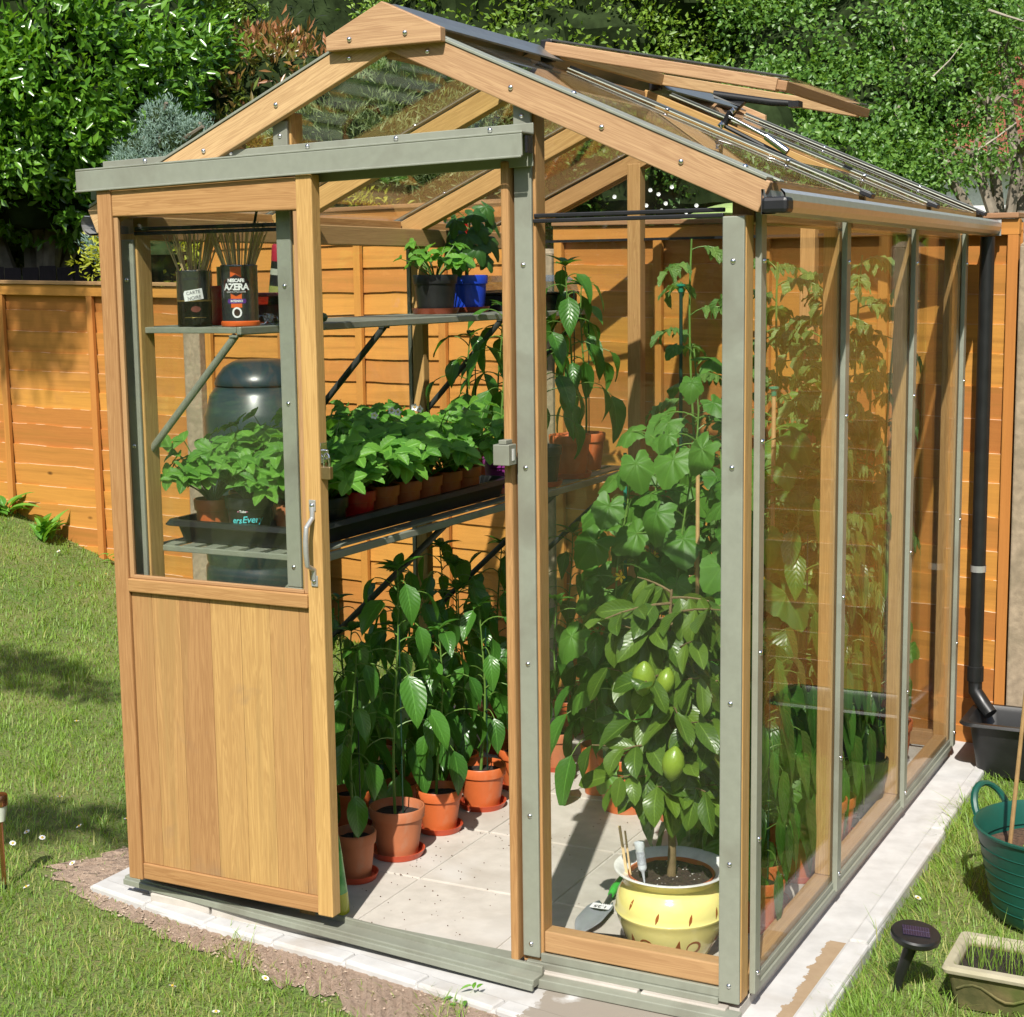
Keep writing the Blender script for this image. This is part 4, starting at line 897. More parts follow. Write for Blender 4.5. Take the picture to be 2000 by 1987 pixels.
for (x0, x1) in ((.075, .52), (.56, 1.152), (1.196, 1.636)):
    MB().box(x0, x1, DP - .010, DP - .0065, .03, 1.722).build("glass_pane", GLASS, GH)
    gable_glass(x0 if x0 > .1 else .02, x1 if x1 < 1.6 else 1.69, 1.73, DP - .010)
    MB().box(x0 - .005, x1 + .005, DP - .015, DP - .0035, 1.7215, 1.7305).build("glass_joint_strip", BLK, GH)
    MB().box(x0 + .006, x1 - .004, DP - .048, DP - .012, 0.0, .05).build("bottom_rail", CEDAR2, GH, .002)
for (x0, x1) in ((.083, .516), (1.196, 1.634)):
    m = MB(); m.box(x0, x1, -.003, .010, 1.7215, 1.7305); m.box(x0, x1, -.0065, .0035, 1.710, 1.719); m.build("glass_joint_strip", BLK, GH, .002)
# ------------------------------------------------------------------ shelving along the left wall
def shelving(name, z, xa, xb, ya, yb, nsl, label, strutz):
    th = tag(MB().bar((xb, ya, z - .010), (xb, yb, z - .010), .014, .020).build(name, ALU, GH, .003), label)
    m = MB(); m.box(xa - .008, xa + .004, ya, yb, z - .018, z)
    m.box(xa + .005, xb - .008, ya, ya + .010, z - .016, z - .001); m.box(xa + .005, xb - .008, yb - .010, yb, z - .016, z - .001); m.build("shelf_frame", ALU, th, .002)
    m = MB(); wsl = (xb - xa - .02) / nsl
    for i in range(nsl): m.box(xa + .008 + i * wsl, xa + .008 + (i + .62) * wsl, ya + .0105, yb - .0105, z - .006, z - .0005)
    m.build("shelf_slats", ALU, th)
    for y in (ya + .012, .73, 1.46, 2.08):
        m = MB(); m.tube([(xb - .018, y, z - .022), (xa + .0, y, z - .022 - strutz)], .0095, 12); m.box(xb - .03, xb - .006, y - .012, y + .012, z - .026, z - .0205); m.box(xa - .012, xa + .008, y - .005, y + .005, z - .05 - strutz, z - .012 - strutz)
        m.build("shelf_bracket", DARKALU if y > .1 else ALU, th, .001)
shelving("upper_shelf", 1.482, .062, .376, .018, 2.12, 5, "narrow metal shelf high on the left wall", .31)
shelving("lower_shelf", .918, .062, .560, .05, 2.12, 7, "wide slatted metal bench along the left wall", .44)

# ------------------------------------------------------------------ plants and pots
def pot_prof(rt, rb, h, rim=.014, inner=.006):
    """closed wall profile of a flower pot: outside up, over the rim, down inside"""
    return [(.0001, 0), (rb, 0), (rb + (rt - rb) * .55, h * .55), (rt - .006, h - .030), (rt - .001, h - .029), (rt + .001, h - .003), (rt - .001, h), (rt - .004, h), (rt - .008, h - .012), (rb + .0, h * .45)]
def potted(name, loc, rt, rb, h, mat, label, cat, saucer=True, soil=SOIL, group=None, saucmat=None, soilz=.80):
    th = thing(name, loc, label, cat, group); z0 = .006 if saucer else 0
    m = MB(); m.lathe([(r, z + z0) for r, z in pot_prof(rt, rb, h)], 36); m.build("pot", mat, th)
    if saucer: m = MB(); rs_ = rb + .018; m.lathe([(.0001, 0), (rs_ - .004, 0), (rs_ + .002, .016), (rs_ + .003, .018), (rs_, .018), (rs_ - .006, .004), (.0001, .004)], 36); m.build("saucer", saucmat or SAUC, th)
    k = h * soilz; rr = rb + (rt - rb) * soilz - .004
    m = MB(); n = 20; vs = [(0, 0, k + z0 + .003)]
    for q in range(1, 5):
        for j in range(n): a = 2 * math.pi * j / n; vs.append((rr * q / 4 * math.cos(a), rr * q / 4 * math.sin(a), k + z0 + rng.uniform(-.002, .003)))
    fs = [(0, 1 + j, 1 + (j + 1) % n) for j in range(n)] + [(1 + (q - 1) * n + j, 1 + q * n + j, 1 + q * n + (j + 1) % n, 1 + (q - 1) * n + (j + 1) % n) for q in range(1, 4) for j in range(n)]
    m.add(vs, fs, None, .5, 0, True); m.build("soil", soil, th)
    return th, k + z0
def leafg(m, p, d, nrm, Ln, Wd, shape='ovate', droop=.8, fold=.22, nl=7, r=None, serr=0, wav=.0):
    p = V3(p); d = V3(d).normalized(); s = d.cross(V3(nrm)); s = s.normalized() if s.length > 1e-4 else d.orthogonal().normalized()
    r = rng.random() if r is None else r; vs = []; c = p.copy(); cd_ = d.copy(); pos = 0; w0 = rng.random() * 6
    for i in range(nl + 1):
        t = i / nl
        if i: c = c + cd_ * (Ln / nl)
        cd_ = (Quaternion(s, -droop / nl) @ cd_)
        if shape == 'ovate': w_ = math.sin(math.pi * t ** .72) ** .9 * (1 - .25 * t)
        elif shape == 'ellip': w_ = math.sin(math.pi * t ** .92) ** .75
        elif shape == 'obov': w_ = math.sin(math.pi * t ** 1.35) ** .7
        else: w_ = math.sin(math.pi * t ** .8)
        if t >= 1: w_ = 0
        if i == 0: w_ = .04
        w_ = w_ * (1 + (serr if i % 2 else -serr)); up = s.cross(cd_).normalized()
        wz = wav * math.sin(t * 9 + w0) * Wd
        for k, sx in enumerate((-1, -.5, 0, .5, 1)): vs.append(c + s * (sx * Wd * .5 * w_) + up * (abs(sx) * fold * Wd * w_ + (wz * sx if k != 2 else 0)))
    fs = []; uv = []
    for i in range(nl):
        for k in range(4):
            fs.append((i * 5 + k, i * 5 + k + 1, i * 5 + k + 6, i * 5 + k + 5)); u0, u1 = k / 4, (k + 1) / 4; uv.append([(u0, i / nl), (u1, i / nl), (u1, (i + 1) / nl), (u0, (i + 1) / nl)])
    m.add(vs, fs, uv, r, 0, True)
def lobed(m, p, out, up, R0, kind='cuc', cup=.15, r=None):
    """broad palmate leaf: petiole at p, pointing along out, facing up"""
    p = V3(p); out = V3(out).normalized(); up = V3(up); s = out.cross(up).normalized(); up = s.cross(out).normalized(); r = rng.random() if r is None else r
    n = 60; rings = 4; vs = [p]; uv0 = [(0, 0)]; ph = rng.random() * 6
    for q in range(1, rings + 1):
        for j in range(n):
            a = -math.pi + 2 * math.pi * (j + .5) / n; c5 = abs(math.cos(2.5 * a)) 
            if kind == 'cuc': ra = (.60 + .30 * max(0, math.cos(a)) ** 2 + .15 * c5 ** 2) * (1 - .78 * math.exp(-((abs(a) - math.pi) / .30) ** 2)) + .035 * (j % 3 == 0)
            else: ra = (.50 + .22 * max(0, math.cos(a)) + .42 * c5 ** 1.6) * (1 - .8 * math.exp(-((abs(a) - math.pi) / .32) ** 2)) + .02 * (j % 2)
            f = q / rings; x, y = ra * f * math.cos(a), ra * f * math.sin(a)
            z = -cup * (f * ra) ** 2 * 2.4 - .25 * max(0, x) ** 2 * cup * 6 * .5 + .05 * f * math.sin(3 * a + ph) + .025 * f * math.sin(7 * a + 2 * ph) + .03 * math.sin(9 * x + ph) * math.sin(8 * y)
            vs.append(p + (out * x + s * y + up * z) * R0); uv0.append((x, y))
    fs = [(0, 1 + j, 1 + (j + 1) % n) for j in range(n)] + [(1 + (q - 1) * n + j, 1 + q * n + j, 1 + q * n + (j + 1) % n, 1 + (q - 1) * n + (j + 1) % n) for q in range(1, rings) for j in range(n)]
    m.add(vs, fs, [[uv0[i] for i in f] for f in fs], r, 0, True)
def arc(p, d, ln, sag, n=5):
    """petiole: leaves along d and bends down"""
    pts = [V3(p)]; d = V3(d).normalized()
    for i in range(n): pts.append(pts[-1] + d * (ln / n)); d = (d + V3((0, 0, -sag / n))).normalized()
    return pts, d
SUNV = V3((.2, -.65, .74))
def pepper(th, z0, h, nleaf, LL, seed, cane=False, first=.15, lean=(0, 0), spread=1.0, mat=PEPPER):
    global rng
    nleaf = int(nleaf * (1.7 if seed < 46 else 1.4 if seed >= 500 else 2.4)); LL = LL * (1.06 if seed < 45 else 1.2); first = .30 if seed < 45 else first
    keep = rng; rng = random.Random(seed); st = MB(); lf = MB(); pts = []
    for i in range(9): t = i / 8; pts.append(V3((lean[0] * t + .008 * math.sin(5 * t + seed), lean[1] * t + .008 * math.cos(4 * t + seed), z0 - .005 + (h) * t)))
    st.tube(pts, [.0045 - .0025 * i / 8 for i in range(9)], 7)
    a = rng.random() * 6
    for i in range(nleaf):
        t = first + (1 - first) * (i + .5) / nleaf; q = t * 8; k = min(7, int(q)); p = pts[k].lerp(pts[k + 1], q - k); a += 2.4 + rng.uniform(-.4, .4)
        d = V3((math.cos(a), math.sin(a), rng.uniform(.35, .9) * (.5 + t))); pl = LL * rng.uniform(.45, .95) * (1.15 - .5 * t) * spread
        pp, dd = arc(p, d, pl, rng.uniform(.9, 1.5)); st.tube(pp, [.0022, .002, .0018, .0017, .0016, .0015], 5)
        sz = LL * rng.uniform(.75, 1.15) * (1.12 - .4 * t)
        dd = V3((dd.x, dd.y, dd.z - rng.uniform(.15, .9)))
        nn_ = V3((math.cos(a) * .6, math.sin(a) * .6, .8)) + SUNV * .4
        leafg(lf, pp[-1], dd, nn_, sz, sz * rng.uniform(.45, .56), 'ovate', rng.uniform(.4, 1.1), .16, 7, wav=.04)
    for i in range(7):                                   # young leaves at the tip
        a += 1.3; sz = LL * rng.uniform(.3, .55); leafg(lf, pts[-1], (math.cos(a), math.sin(a), rng.uniform(.3, 1.3)), (0, 0, 1), sz, sz * .42, 'ovate', .7, .2, 5)
    st.build("stem", STEM, th); lf.build("foliage", mat, th)
    if cane:
        m = MB(); m.tube([(.014, .01, z0 - .03), (.016, .008, z0 + h * .86)], .0020, 6); m.build("cane", GRNST, th)
    rng = keep
def trim_wall(): pass
PG = "terracotta potted pepper plants on the floor"
floor = [  # x, y, rt, h, plant height, leaves, leaf length, label, material
 (.490, .300, .058, .125, .52, 9, .12, "potted pepper plant nearest the door edge, behind the green feed bag", TERRA2),
 (.500, .505, .078, .135, .70, 12, .145, "tall pepper plant in the big dusty terracotta pot with a leaf drooping over its rim", TERRA2),
 (.505, .735, .068, .12, .50, 9, .13, "pepper plant in a bright orange pot, third along the front row on the floor", TERRA),
 (.520, .975, .074, .125, .52, 9, .13, "pepper plant in a bright orange pot beside the door post, end of the front row", TERRA),
 (.535, 1.20, .070, .12, .50, 8, .13, "pepper plant half hidden behind the grey door post", TERRA),
 (.560, 1.42, .060, .12, .46, 8, .12, "pepper plant in a terracotta pot on a red saucer just right of the door post", TERRA2),
 (.27, .62, .062, .115, .50, 9, .13, "shaded pepper plant in the second row behind the big dusty pot", TERRA),
 (.30, .90, .062, .115, .55, 9, .13, "shaded pepper plant in the second row, middle of the bench", TERRA),
 (.31, 1.18, .062, .115, .60, 9, .13, "shaded pepper plant in the second row, far end", TERRA),
 (.22, .36, .055, .115, .45, 8, .12, "shaded pepper plant under the near end of the bench", TERRA),
 (.12, .82, .055, .11, .55, 9, .12, "shaded pepper plant by the left wall under the bench", TERRA),
 (.14, 1.12, .055, .11, .58, 9, .12, "shaded pepper plant by the left wall, further back", TERRA),
 (.30, 1.52, .060, .115, .62, 10, .13, "dark leafy pepper plant under the far half of the bench", TERRA),
 (.42, 1.82, .060, .115, .62, 10, .13, "dark leafy pepper plant under the far end of the bench", TERRA),
 (.10, .52, .050, .11, .52, 10, .13, "shaded pepper plant by the left wall nearest the door", TERRA),
 (.13, 1.42, .055, .11, .62, 10, .13, "shaded pepper plant by the left wall under the far end of the tray", TERRA),
 (.38, 1.10, .055, .11, .55, 9, .13, "shaded pepper plant squeezed behind the fourth front-row pot", TERRA),
 (.36, .76, .055, .11, .50, 9, .13, "shaded pepper plant squeezed behind the third front-row pot", TERRA),
]
for i, (x, y, rt, h, ph_, nl, LL, lab, mt) in enumerate(floor):
    th, z0 = potted("potted_pepper_plant", (x, y, -.0075), rt, rt * .72, h, mt, lab, "pepper plant", True, SOIL, PG, soilz=.82)
    pepper(th, z0, ph_, nl, LL, 40 + i, cane=i in (0, 1, 3), first=.1 if i < 4 else .12, lean=(.01, .0))
# small bright plant right of the opening
th, z0 = potted("potted_pepper_plant", (.79, 1.245, -.0075), .056, .043, .155, TERRA, "pepper plant in the tall orange pot standing on the slabs without a saucer", "pepper plant", False, SOIL, PG)
pepper(th, z0, .42, 10, .12, 71, cane=True)
# pepper plants on the right half of the floor
right = [(1.38, .70, .085, .12, .45, 9, .15, "pepper plant in an orange pot behind the yellow glazed pot"), (1.50, .95, .075, .13, .80, 14, .16, "large-leaved pepper plant against the right glass"), (1.53, .58, .08, .12, .55, 11, .16, "big-leaved pepper plant behind the first right-hand pane"), (1.30, 1.12, .075, .13, .75, 12, .15, "pepper plant behind the lemon tree in the middle of the floor"), (1.52, 1.35, .07, .13, .9, 14, .15, "pepper plant behind the second right-hand pane"), (1.56, .82, .07, .13, .95, 14, .15, "tall pepper plant pressed against the first right-hand pane"), (1.35, .95, .07, .13, .6, 12, .15, "low pepper plant between the lemon tree and the right-hand glass"), (1.58, .45, .06, .12, .62, 15, .14, "pepper plant just behind the right front corner post, close to the glass"), (1.46, .72, .06, .12, .50, 15, .14, "low bushy pepper plant below the first right-hand cucumber"), (1.57, 1.15, .06, .12, .80, 16, .14, "dark bushy pepper plant low behind the middle right-hand pane"), (1.58, 1.55, .06, .12, .75, 16, .14, "dark bushy pepper plant low behind the farther half of the middle pane"), (1.0, 1.62, .07, .13, .75, 12, .14, "pepper plant at the back behind the tall orange pot")]
for i, (x, y, rt, h, ph_, nl, LL, lab) in enumerate(right):
    th, z0 = potted("potted_pepper_plant", (x, y, -.0075), rt, rt * .75, h, TERRA, lab, "pepper plant", True, SOIL, PG)
    pepper(th, z0, ph_, nl, LL, 90 + i, cane=i > 2, first=.12)
# climbing cucumbers
def cucumber(loc, h, n, seed, label, cane_h, cap, LR=.085, lean=(0, 0)):
    global rng
    th, z0 = potted("cucumber_plant", loc, .09, .07, .17, BLKP if seed % 2 else TERRA, label, "cucumber plant", False, SOIL, "climbing cucumbers at the right back")
    keep = rng; rng = random.Random(seed); st = MB(); lf = MB(); a = rng.random() * 6; pts = []
    for i in range(15): t = i / 14; pts.append(V3((lean[0] * t + .02 * math.sin(7 * t + seed), lean[1] * t + .02 * math.cos(6 * t), z0 + h * t)))
    st.tube(pts, [.0045 - .002 * i / 14 for i in range(15)], 7)
    n = int(n * 1.6)
    for i in range(n):
        t = (i + .7) / n; q = t * 14; k = min(13, int(q)); p = pts[k].lerp(pts[k + 1], q - k); a += 2.5 + rng.uniform(-.5, .5)
        d = V3((math.cos(a), math.sin(a) , rng.uniform(.3, .9))); pp, dd = arc(p, d, rng.uniform(.06, .17), 1.1); st.tube(pp, .0021, 5)
        face = (SUNV + V3((math.cos(a) * .5, math.sin(a) * .5, 0)) + V3((rng.uniform(-.4, .4), rng.uniform(-.4, .4), rng.uniform(-.2, .3)))).normalized()
        o_ = V3((math.cos(a) * .7, math.sin(a) * .7, -.7)); o_ = o_ - face * o_.dot(face)
        lobed(lf, pp[-1], o_, face, LR * rng.uniform(.5, 1.1) * (1.1 - .5 * max(0, t - .6)), 'cuc', rng.uniform(.05, .25))
        if rng.random() < .5:                              # tendril
            tp = [p + V3((0, 0, .01))]; dd2 = V3((math.cos(a + 1), math.sin(a + 1), .6)).normalized()
            for j in range(9): tp.append(tp[-1] + dd2 * .012); dd2 = (dd2 + V3((rng.uniform(-.5, .5), rng.uniform(-.5, .5), -.35))).normalized()
            st.tube(tp, .0007, 4)
    st.build("stem", STEM, th); lf.build("foliage", CUC, th)
    fl = MB()
    for q in (.45, .7):
        p = pts[int(q * 14)] + V3((.03, -.04, 0))
        for j in range(5): b_ = j * 1.2566; fl.add([p, p + V3((math.cos(b_ - .4) * .012, -.004, math.sin(b_ - .4) * .012)), p + V3((math.cos(b_) * .019, -.007, math.sin(b_) * .019)), p + V3((math.cos(b_ + .4) * .012, -.004, math.sin(b_ + .4) * .012))], [(0, 1, 2, 3)])
    fl.build("flower", plain("yellow_petal", (.8, .55, .03), .6), th)
    rng = keep
    return th
cucumber((1.00, 1.22, -.0075), 1.00, 20, 201, "climbing cucumber with big leaves left of the lemon tree", 1.5, True, .085)
cucumber((1.12, 1.12, -.0075), 1.10, 22, 202, "climbing cucumber with its top leaves near the middle of the right front pane", 1.2, True, .085, (.03, -.03))
cucumber((1.40, 1.02, -.0075), 1.12, 20, 203, "climbing cucumber tight behind the right front corner post", 1.2, True, .085)
cucumber((.85, 1.36, -.0075), .78, 15, 204, "lower cucumber plant spreading left towards the door post", 1.2, True, .085, (-.05, -.02))
cucumber((.93, 1.14, -.0075), .92, 16, 208, "climbing cucumber nearest the doorway, in front of the other climbers", 1.2, True, .08, (.0, -.02))
cucumber((1.08, 1.30, -.0075), 1.25, 18, 210, "tallest climbing cucumber, its top beside the green-capped cane", 1.2, True, .08, (.0, .0))
cucumber((1.16, 1.38, -.0075), .95, 18, 205, "climbing cucumber behind the other climbers in the middle of the floor", 1.2, True, .08, (.0, -.02))
# tomatoes
def tomato(loc, h, n, seed, label, lean=(0, 0)):
    global rng
    th, z0 = potted("tomato_plant", loc, .09, .07, .17, TERRA if seed % 2 else BLKP, label, "tomato plant", False, SOIL, "tomato plants at the right back")
    keep = rng; rng = random.Random(seed); st = MB(); lf = MB(); a = rng.random() * 6; pts = []
    for i in range(15): t = i / 14; pts.append(V3((lean[0] * t + .015 * math.sin(6 * t + seed), lean[1] * t + .015 * math.cos(5 * t + seed), z0 + h * t)))
    st.tube(pts, [.0060 - .003 * i / 14 for i in range(15)], 7)
    for i in range(n):
        t = .22 + .78 * (i + .5) / n; q = t * 14; k = min(13, int(q)); p = pts[k].lerp(pts[k + 1], q - k); a += 2.4 + rng.uniform(-.4, .4)
        ll = rng.uniform(.13, .22) * (1.1 - .35 * t); pp, dd = arc(p, (math.cos(a), math.sin(a), rng.uniform(.3, 1.0)), ll, 1.5, 6); st.tube(pp, [.002] * 6 + [.001], 5)
        for j in range(2, 7):
            f = j / 6; c = pp[j]; dr = (pp[min(6, j)] - pp[j - 1]).normalized(); sd = dr.cross(V3((0, 0, 1))).normalized()
            for sg in ((-1, 1) if j < 6 else (0,)):
                ld = (sd * sg + dr * .5 + V3((0, 0, -.35 + rng.uniform(-.25, .2)))) if sg else dr
                sz = rng.uniform(.042, .078) * (1.15 if j == 6 else .9); leafg(lf, c, ld, V3((rng.uniform(-.3, .3), -.2, 1)), sz, sz * .5, 'ovate', rng.uniform(.5, 1.3), .28, 6, serr=.16, wav=.10)
    st.build("stem", STEM, th); lf.build("foliage", TOM, th)
    for t in (.42, .55, .66):
        p = pts[int(t * 14)] + V3((rng.uniform(-.04, .04), -.035, -.02))
        for j in range(2): m = MB(); c = p + V3((rng.uniform(-.015, .015), rng.uniform(-.01, .01), -.018 * j)); m.lathe([(.0001, -.014), (.009, -.011), (.0145, 0), (.010, .010), (.0001, .013)], 14, c); m.build("tomato", plain("green_tomato", (.22, .36, .08), .25), th) if t == .42 and j == 0 else m.build("tomato", bpy.data.materials["green_tomato"], th)
    rng = keep
tomato((.975, 1.60, -.0075), 1.58, 18, 301, "tall tomato plant reaching the eaves behind the green-capped cane")
tomato((1.42, 1.50, -.0075), 1.48, 18, 302, "tall tomato plant against the middle right-hand pane")
tomato((1.54, 1.84, -.0075), 1.50, 17, 303, "tomato plant in the far right corner")
tomato((1.22, 1.50, -.0075), 1.50, 18, 304, "tall tomato plant tied up behind the front right corner post")
tomato((1.12, 1.80, -.0075), 1.30, 15, 305, "shorter tomato plant by the back glass")
tomato((1.36, 1.28, -.0075), 1.50, 26, 307, "bushy tomato plant in front of the other tomatoes, right of the cucumbers")
tomato((1.50, 1.62, -.0075), 1.52, 26, 308, "bushy tomato plant behind the middle right-hand pane, next to the corner one")
tomato((1.36, 1.95, -.0075), 1.45, 22, 309, "tomato plant at the back wall near the far right corner")
tomato((1.57, 1.40, -.0075), 1.20, 22, 310, "leafy tomato plant brushing the middle right-hand pane")
tomato((1.56, .98, -.0075), 1.40, 24, 311, "leafy tomato plant brushing the first right-hand pane near the front")
cucumber((1.46, .78, -.0075), 1.05, 24, 206, "climbing cucumber behind the first right-hand pane, closest to the corner post", 1.2, True, .085)
cucumber((1.52, 1.75, -.0075), 1.00, 20, 207, "climbing cucumber at the back behind the farthest right-hand pane", 1.2, True, .08)
tomato((1.52, 1.22, -.0075), 1.30, 24, 306, "tomato plant with green fruit behind the first right-hand pane", (0, 0))
# canes with green caps
def cane(x, y, z1, mat, label, capped=True, tilt=(0, 0), z0=.12):
    th = thing("plant_cane", (x, y, z0), label, "cane", "support canes among the climbers"); m = MB(); p1 = V3((tilt[0], tilt[1], z1 - z0)); m.tube([(0, 0, 0), p1], .0058, 8); m.build("stake", mat, th)
    if capped: m = MB(); m.lathe([(.0072, -.020), (.0080, -.004), (.0135, -.002), (.0138, .003), (.0001, .005)], 16, p1); m.build("cane_cap", plain("green_cap", (.02, .23, .13), .4), th)
cane(1.005, 1.395, 1.565, GRNST, "dark green cane with a green cap standing high behind the right front pane")
cane(1.480, .83, 1.300, BAMB, "bamboo cane with a green cap just behind the corner post", True)
cane(1.20, 1.02, 1.05, BAMB, "plain pale bamboo cane between the cucumber leaves", False)
cane(.86, 1.30, 1.06, plain("teal_stake", (.02, .22, .16), .4), "thin teal stake left of the cucumbers", False)
# lemon tree in the glazed pot
LT, _ = thing("lemon_tree", (1.435, .215, -.0075), "young lemon tree with green fruit in a glazed yellow pot painted with brown scrolls", "lemon tree"), 0
def glaze():
    m, t, b, o = newmat("yellow_glaze"); n = noise(t, 6, 3); c = mixc(t, n, (.77, .67, .19), (.83, .76, .32)); L(t, c, b.inputs["Base Color"]); b.inputs["Roughness"].default_value = .16; b.inputs["Coat Weight"].default_value = .6; return m
GLZ = glaze()
prof = [(.0001, 0), (.078, 0), (.092, .010), (.112, .045), (.128, .088), (.1318, .104), (.1340, .107), (.1345, .111), (.1325, .114), (.133, .125), (.128, .150), (.118, .168), (.1145, .171), (.113, .176), (.112, .186), (.120, .198), (.133, .207), (.1365, .2095), (.136, .212), (.131, .212), (.120, .205), (.104, .194), (.102, .182)]
m = MB(); m.lathe(prof, 56); lp = m.build("glazed_pot", GLZ, LT)
m = MB(); m.lathe([(.1366, .2095), (.1363, .2126), (.131, .2128), (.121, .2058), (.1045, .1948), (.1015, .175)], 56); m.build("white_rim", plain("white_glaze", (.78, .77, .74), .2), LT)
m = MB(); m.lathe([(.099, .170), (.099, .196), (.1015, .198), (.1015, .172)], 40); m.build("inner_pot", TERRA, LT)
m = MB(); n = 24; vs = [(0, 0, .192)] + [(.098 * q / 6 * math.cos(2 * math.pi * j / n), .098 * q / 6 * math.sin(2 * math.pi * j / n), .188 + rng.uniform(-.003, .004)) for q in range(1, 7) for j in range(n)]
m.add(vs, [(0, 1 + j, 1 + (j + 1) % n) for j in range(n)] + [(1 + (q - 1) * n + j, 1 + q * n + j, 1 + q * n + (j + 1) % n, 1 + (q - 1) * n + (j + 1) % n) for q in range(1, 6) for j in range(n)], None, .5, 0, True); m.build("soil", SOILP, LT)
def prof_r(z):
    for (r0, z0_), (r1, z1_) in zip(prof[1:], prof[2:]):
        if z0_ <= z <= z1_ and z1_ > z0_: return r0 + (r1 - r0) * (z - z0_) / (z1_ - z0_)
    return .13
BRN = plain("brown_painted_motif", (.30, .085, .012), .3)
CAMA = math.atan2(CAM.y - .215, CAM.x - 1.435)
def motif(strokes, nm):
    """strokes: (angle offset in m along the surface, z, half width) lists wrapped on the pot"""
    m = MB()
    for st in strokes:
        vs = []
        for i, (u, z, hw) in enumerate(st):
            u0, z0_, _ = st[max(0, i - 1)]; u1, z1_, _ = st[min(len(st) - 1, i + 1)]; dl = math.hypot(u1 - u0, z1_ - z0_) or 1; nx, nz = -(z1_ - z0_) / dl, (u1 - u0) / dl
            for sg in (-1, 1):
                uu, zz = u + nx * hw * sg, z + nz * hw * sg; a = CAMA + uu / .13; r_ = prof_r(zz) + .0006; vs.append((r_ * math.cos(a), r_ * math.sin(a), zz))
        m.add(vs, [(2 * i, 2 * i + 1, 2 * i + 3, 2 * i + 2) for i in range(len(st) - 1)], None, .5, 0, True)
    return m.build(nm, BRN, LT)
def scroll(u0, z0_, s=1):
    a = [(u0 - .028, z0_ - .030, .001), (u0 - .022, z0_ - .016, .008), (u0 - .012, z0_ + .002, .007), (u0 - .010, z0_ + .022, .0008)]
    b_ = [(u0 - .010, z0_ + .0, .003), (u0 + .004, z0_ - .014, .0042), (u0 + .020, z0_ - .019, .0045)] + [(u0 + .030 + .0185 * math.cos(t_), z0_ - .002 + .0165 * math.sin(t_), .0045 - .0035 * (t_ + 1.3) / 5.4) for t_ in [-1.3 + .45 * k for k in range(12)]]
    return [a, b_]
motif(scroll(.030, .054), "painted_scroll"); motif(scroll(-.098, .054), "painted_scroll"); motif(scroll(.158, .054), "painted_scroll")
for u, z in ((-.032, .132), (.045, .130), (-.105, .150), (.12, .132), (-.008, .045)):
    motif([[(u - .004, z - .015, .0006), (u - .001, z - .004, .0035), (u + .001, z + .004, .0030), (u + .003, z + .011, .0006)]], "painted_leaf")
m = MB(); tp = [V3((0, 0, .18)), V3((.002, .0, .26)), V3((-.003, .004, .34)), V3((.004, .0, .42)), V3((0, .005, .55)), V3((-.01, 0, .72)), V3((0, 0, .88))]; m.tube(tp, [.0115, .0095, .009, .008, .007, .0055, .003], 12)
lf = MB(); twigs = MB(); rng2 = rng; rng = random.Random(77)
for i in range(44):
    t = .40 + .60 * (i + .5) / 44; q = t * 6; k = min(5, int(q)); p = tp[k].lerp(tp[k + 1], q - k); a = i * 2.4 + rng.uniform(-.4, .4); ln = rng.uniform(.08, .19) * (1.15 - .5 * abs(t - .6))
    pp, dd = arc(p, (math.cos(a), math.sin(a), rng.uniform(.0, .7)), ln, .35, 4); m.tube(pp, [.0035, .003, .0025, .002, .0015], 6)
    for j in range(1, 5):
        for sg in (0, 1):
            if j == 4 and sg: continue
            aa = a + (1.1 if sg else -1.1) * (0 if j == 4 else 1) + rng.uniform(-.5, .5); sz = rng.uniform(.070, .118)
            face = (SUNV * .6 + V3((math.cos(aa) * .7, math.sin(aa) * .7, .2)) + V3((rng.uniform(-.7, .7), rng.uniform(-.7, .5), rng.uniform(-.4, .5)))).normalized()
            d = V3((math.cos(aa), math.sin(aa), rng.uniform(-2.0, .15)))
            leafg(lf, pp[j], d, face, sz, sz * rng.uniform(.42, .50), 'ellip', rng.uniform(.1, .8), .17, 7, wav=.05)
m.build("trunk", STEMD, LT); lf.build("foliage", LEMONL, LT); rng = rng2
def lem(p, s=1.0, tilt=0):
    m = MB(); m.lathe([(.0001, -.040), (.004, -.036), (.012, -.030), (.021, -.014), (.023, .002), (.019, .018), (.011, .028), (.005, .034), (.0001, .036)], 24, r=.5); m.V = [tuple(V3(v) * s) for v in m.V]
    mt, t, b, o = (None,) * 4
    o = m.build("lemon_fruit", LEMM, LT); o.location = V3(p) - V3(LT.location); o.rotation_euler = (tilt, .15, 0)
LEMM, t_, b_, o_ = newmat("green_lemon_skin"); nz = noise(t_, 160, 2); L(t_, mixc(t_, noise(t_, 14, 3), (.12, .22, .02), (.25, .34, .035)), b_.inputs["Base Color"]); b_.inputs["Roughness"].default_value = .32; bump(t_, b_, nz, .35, .002)
lem((1.490, .085, .500), 1.15); lem((1.418, .085, .690), 1.2, .2); lem((1.452, .135, .675), .9, -.2)
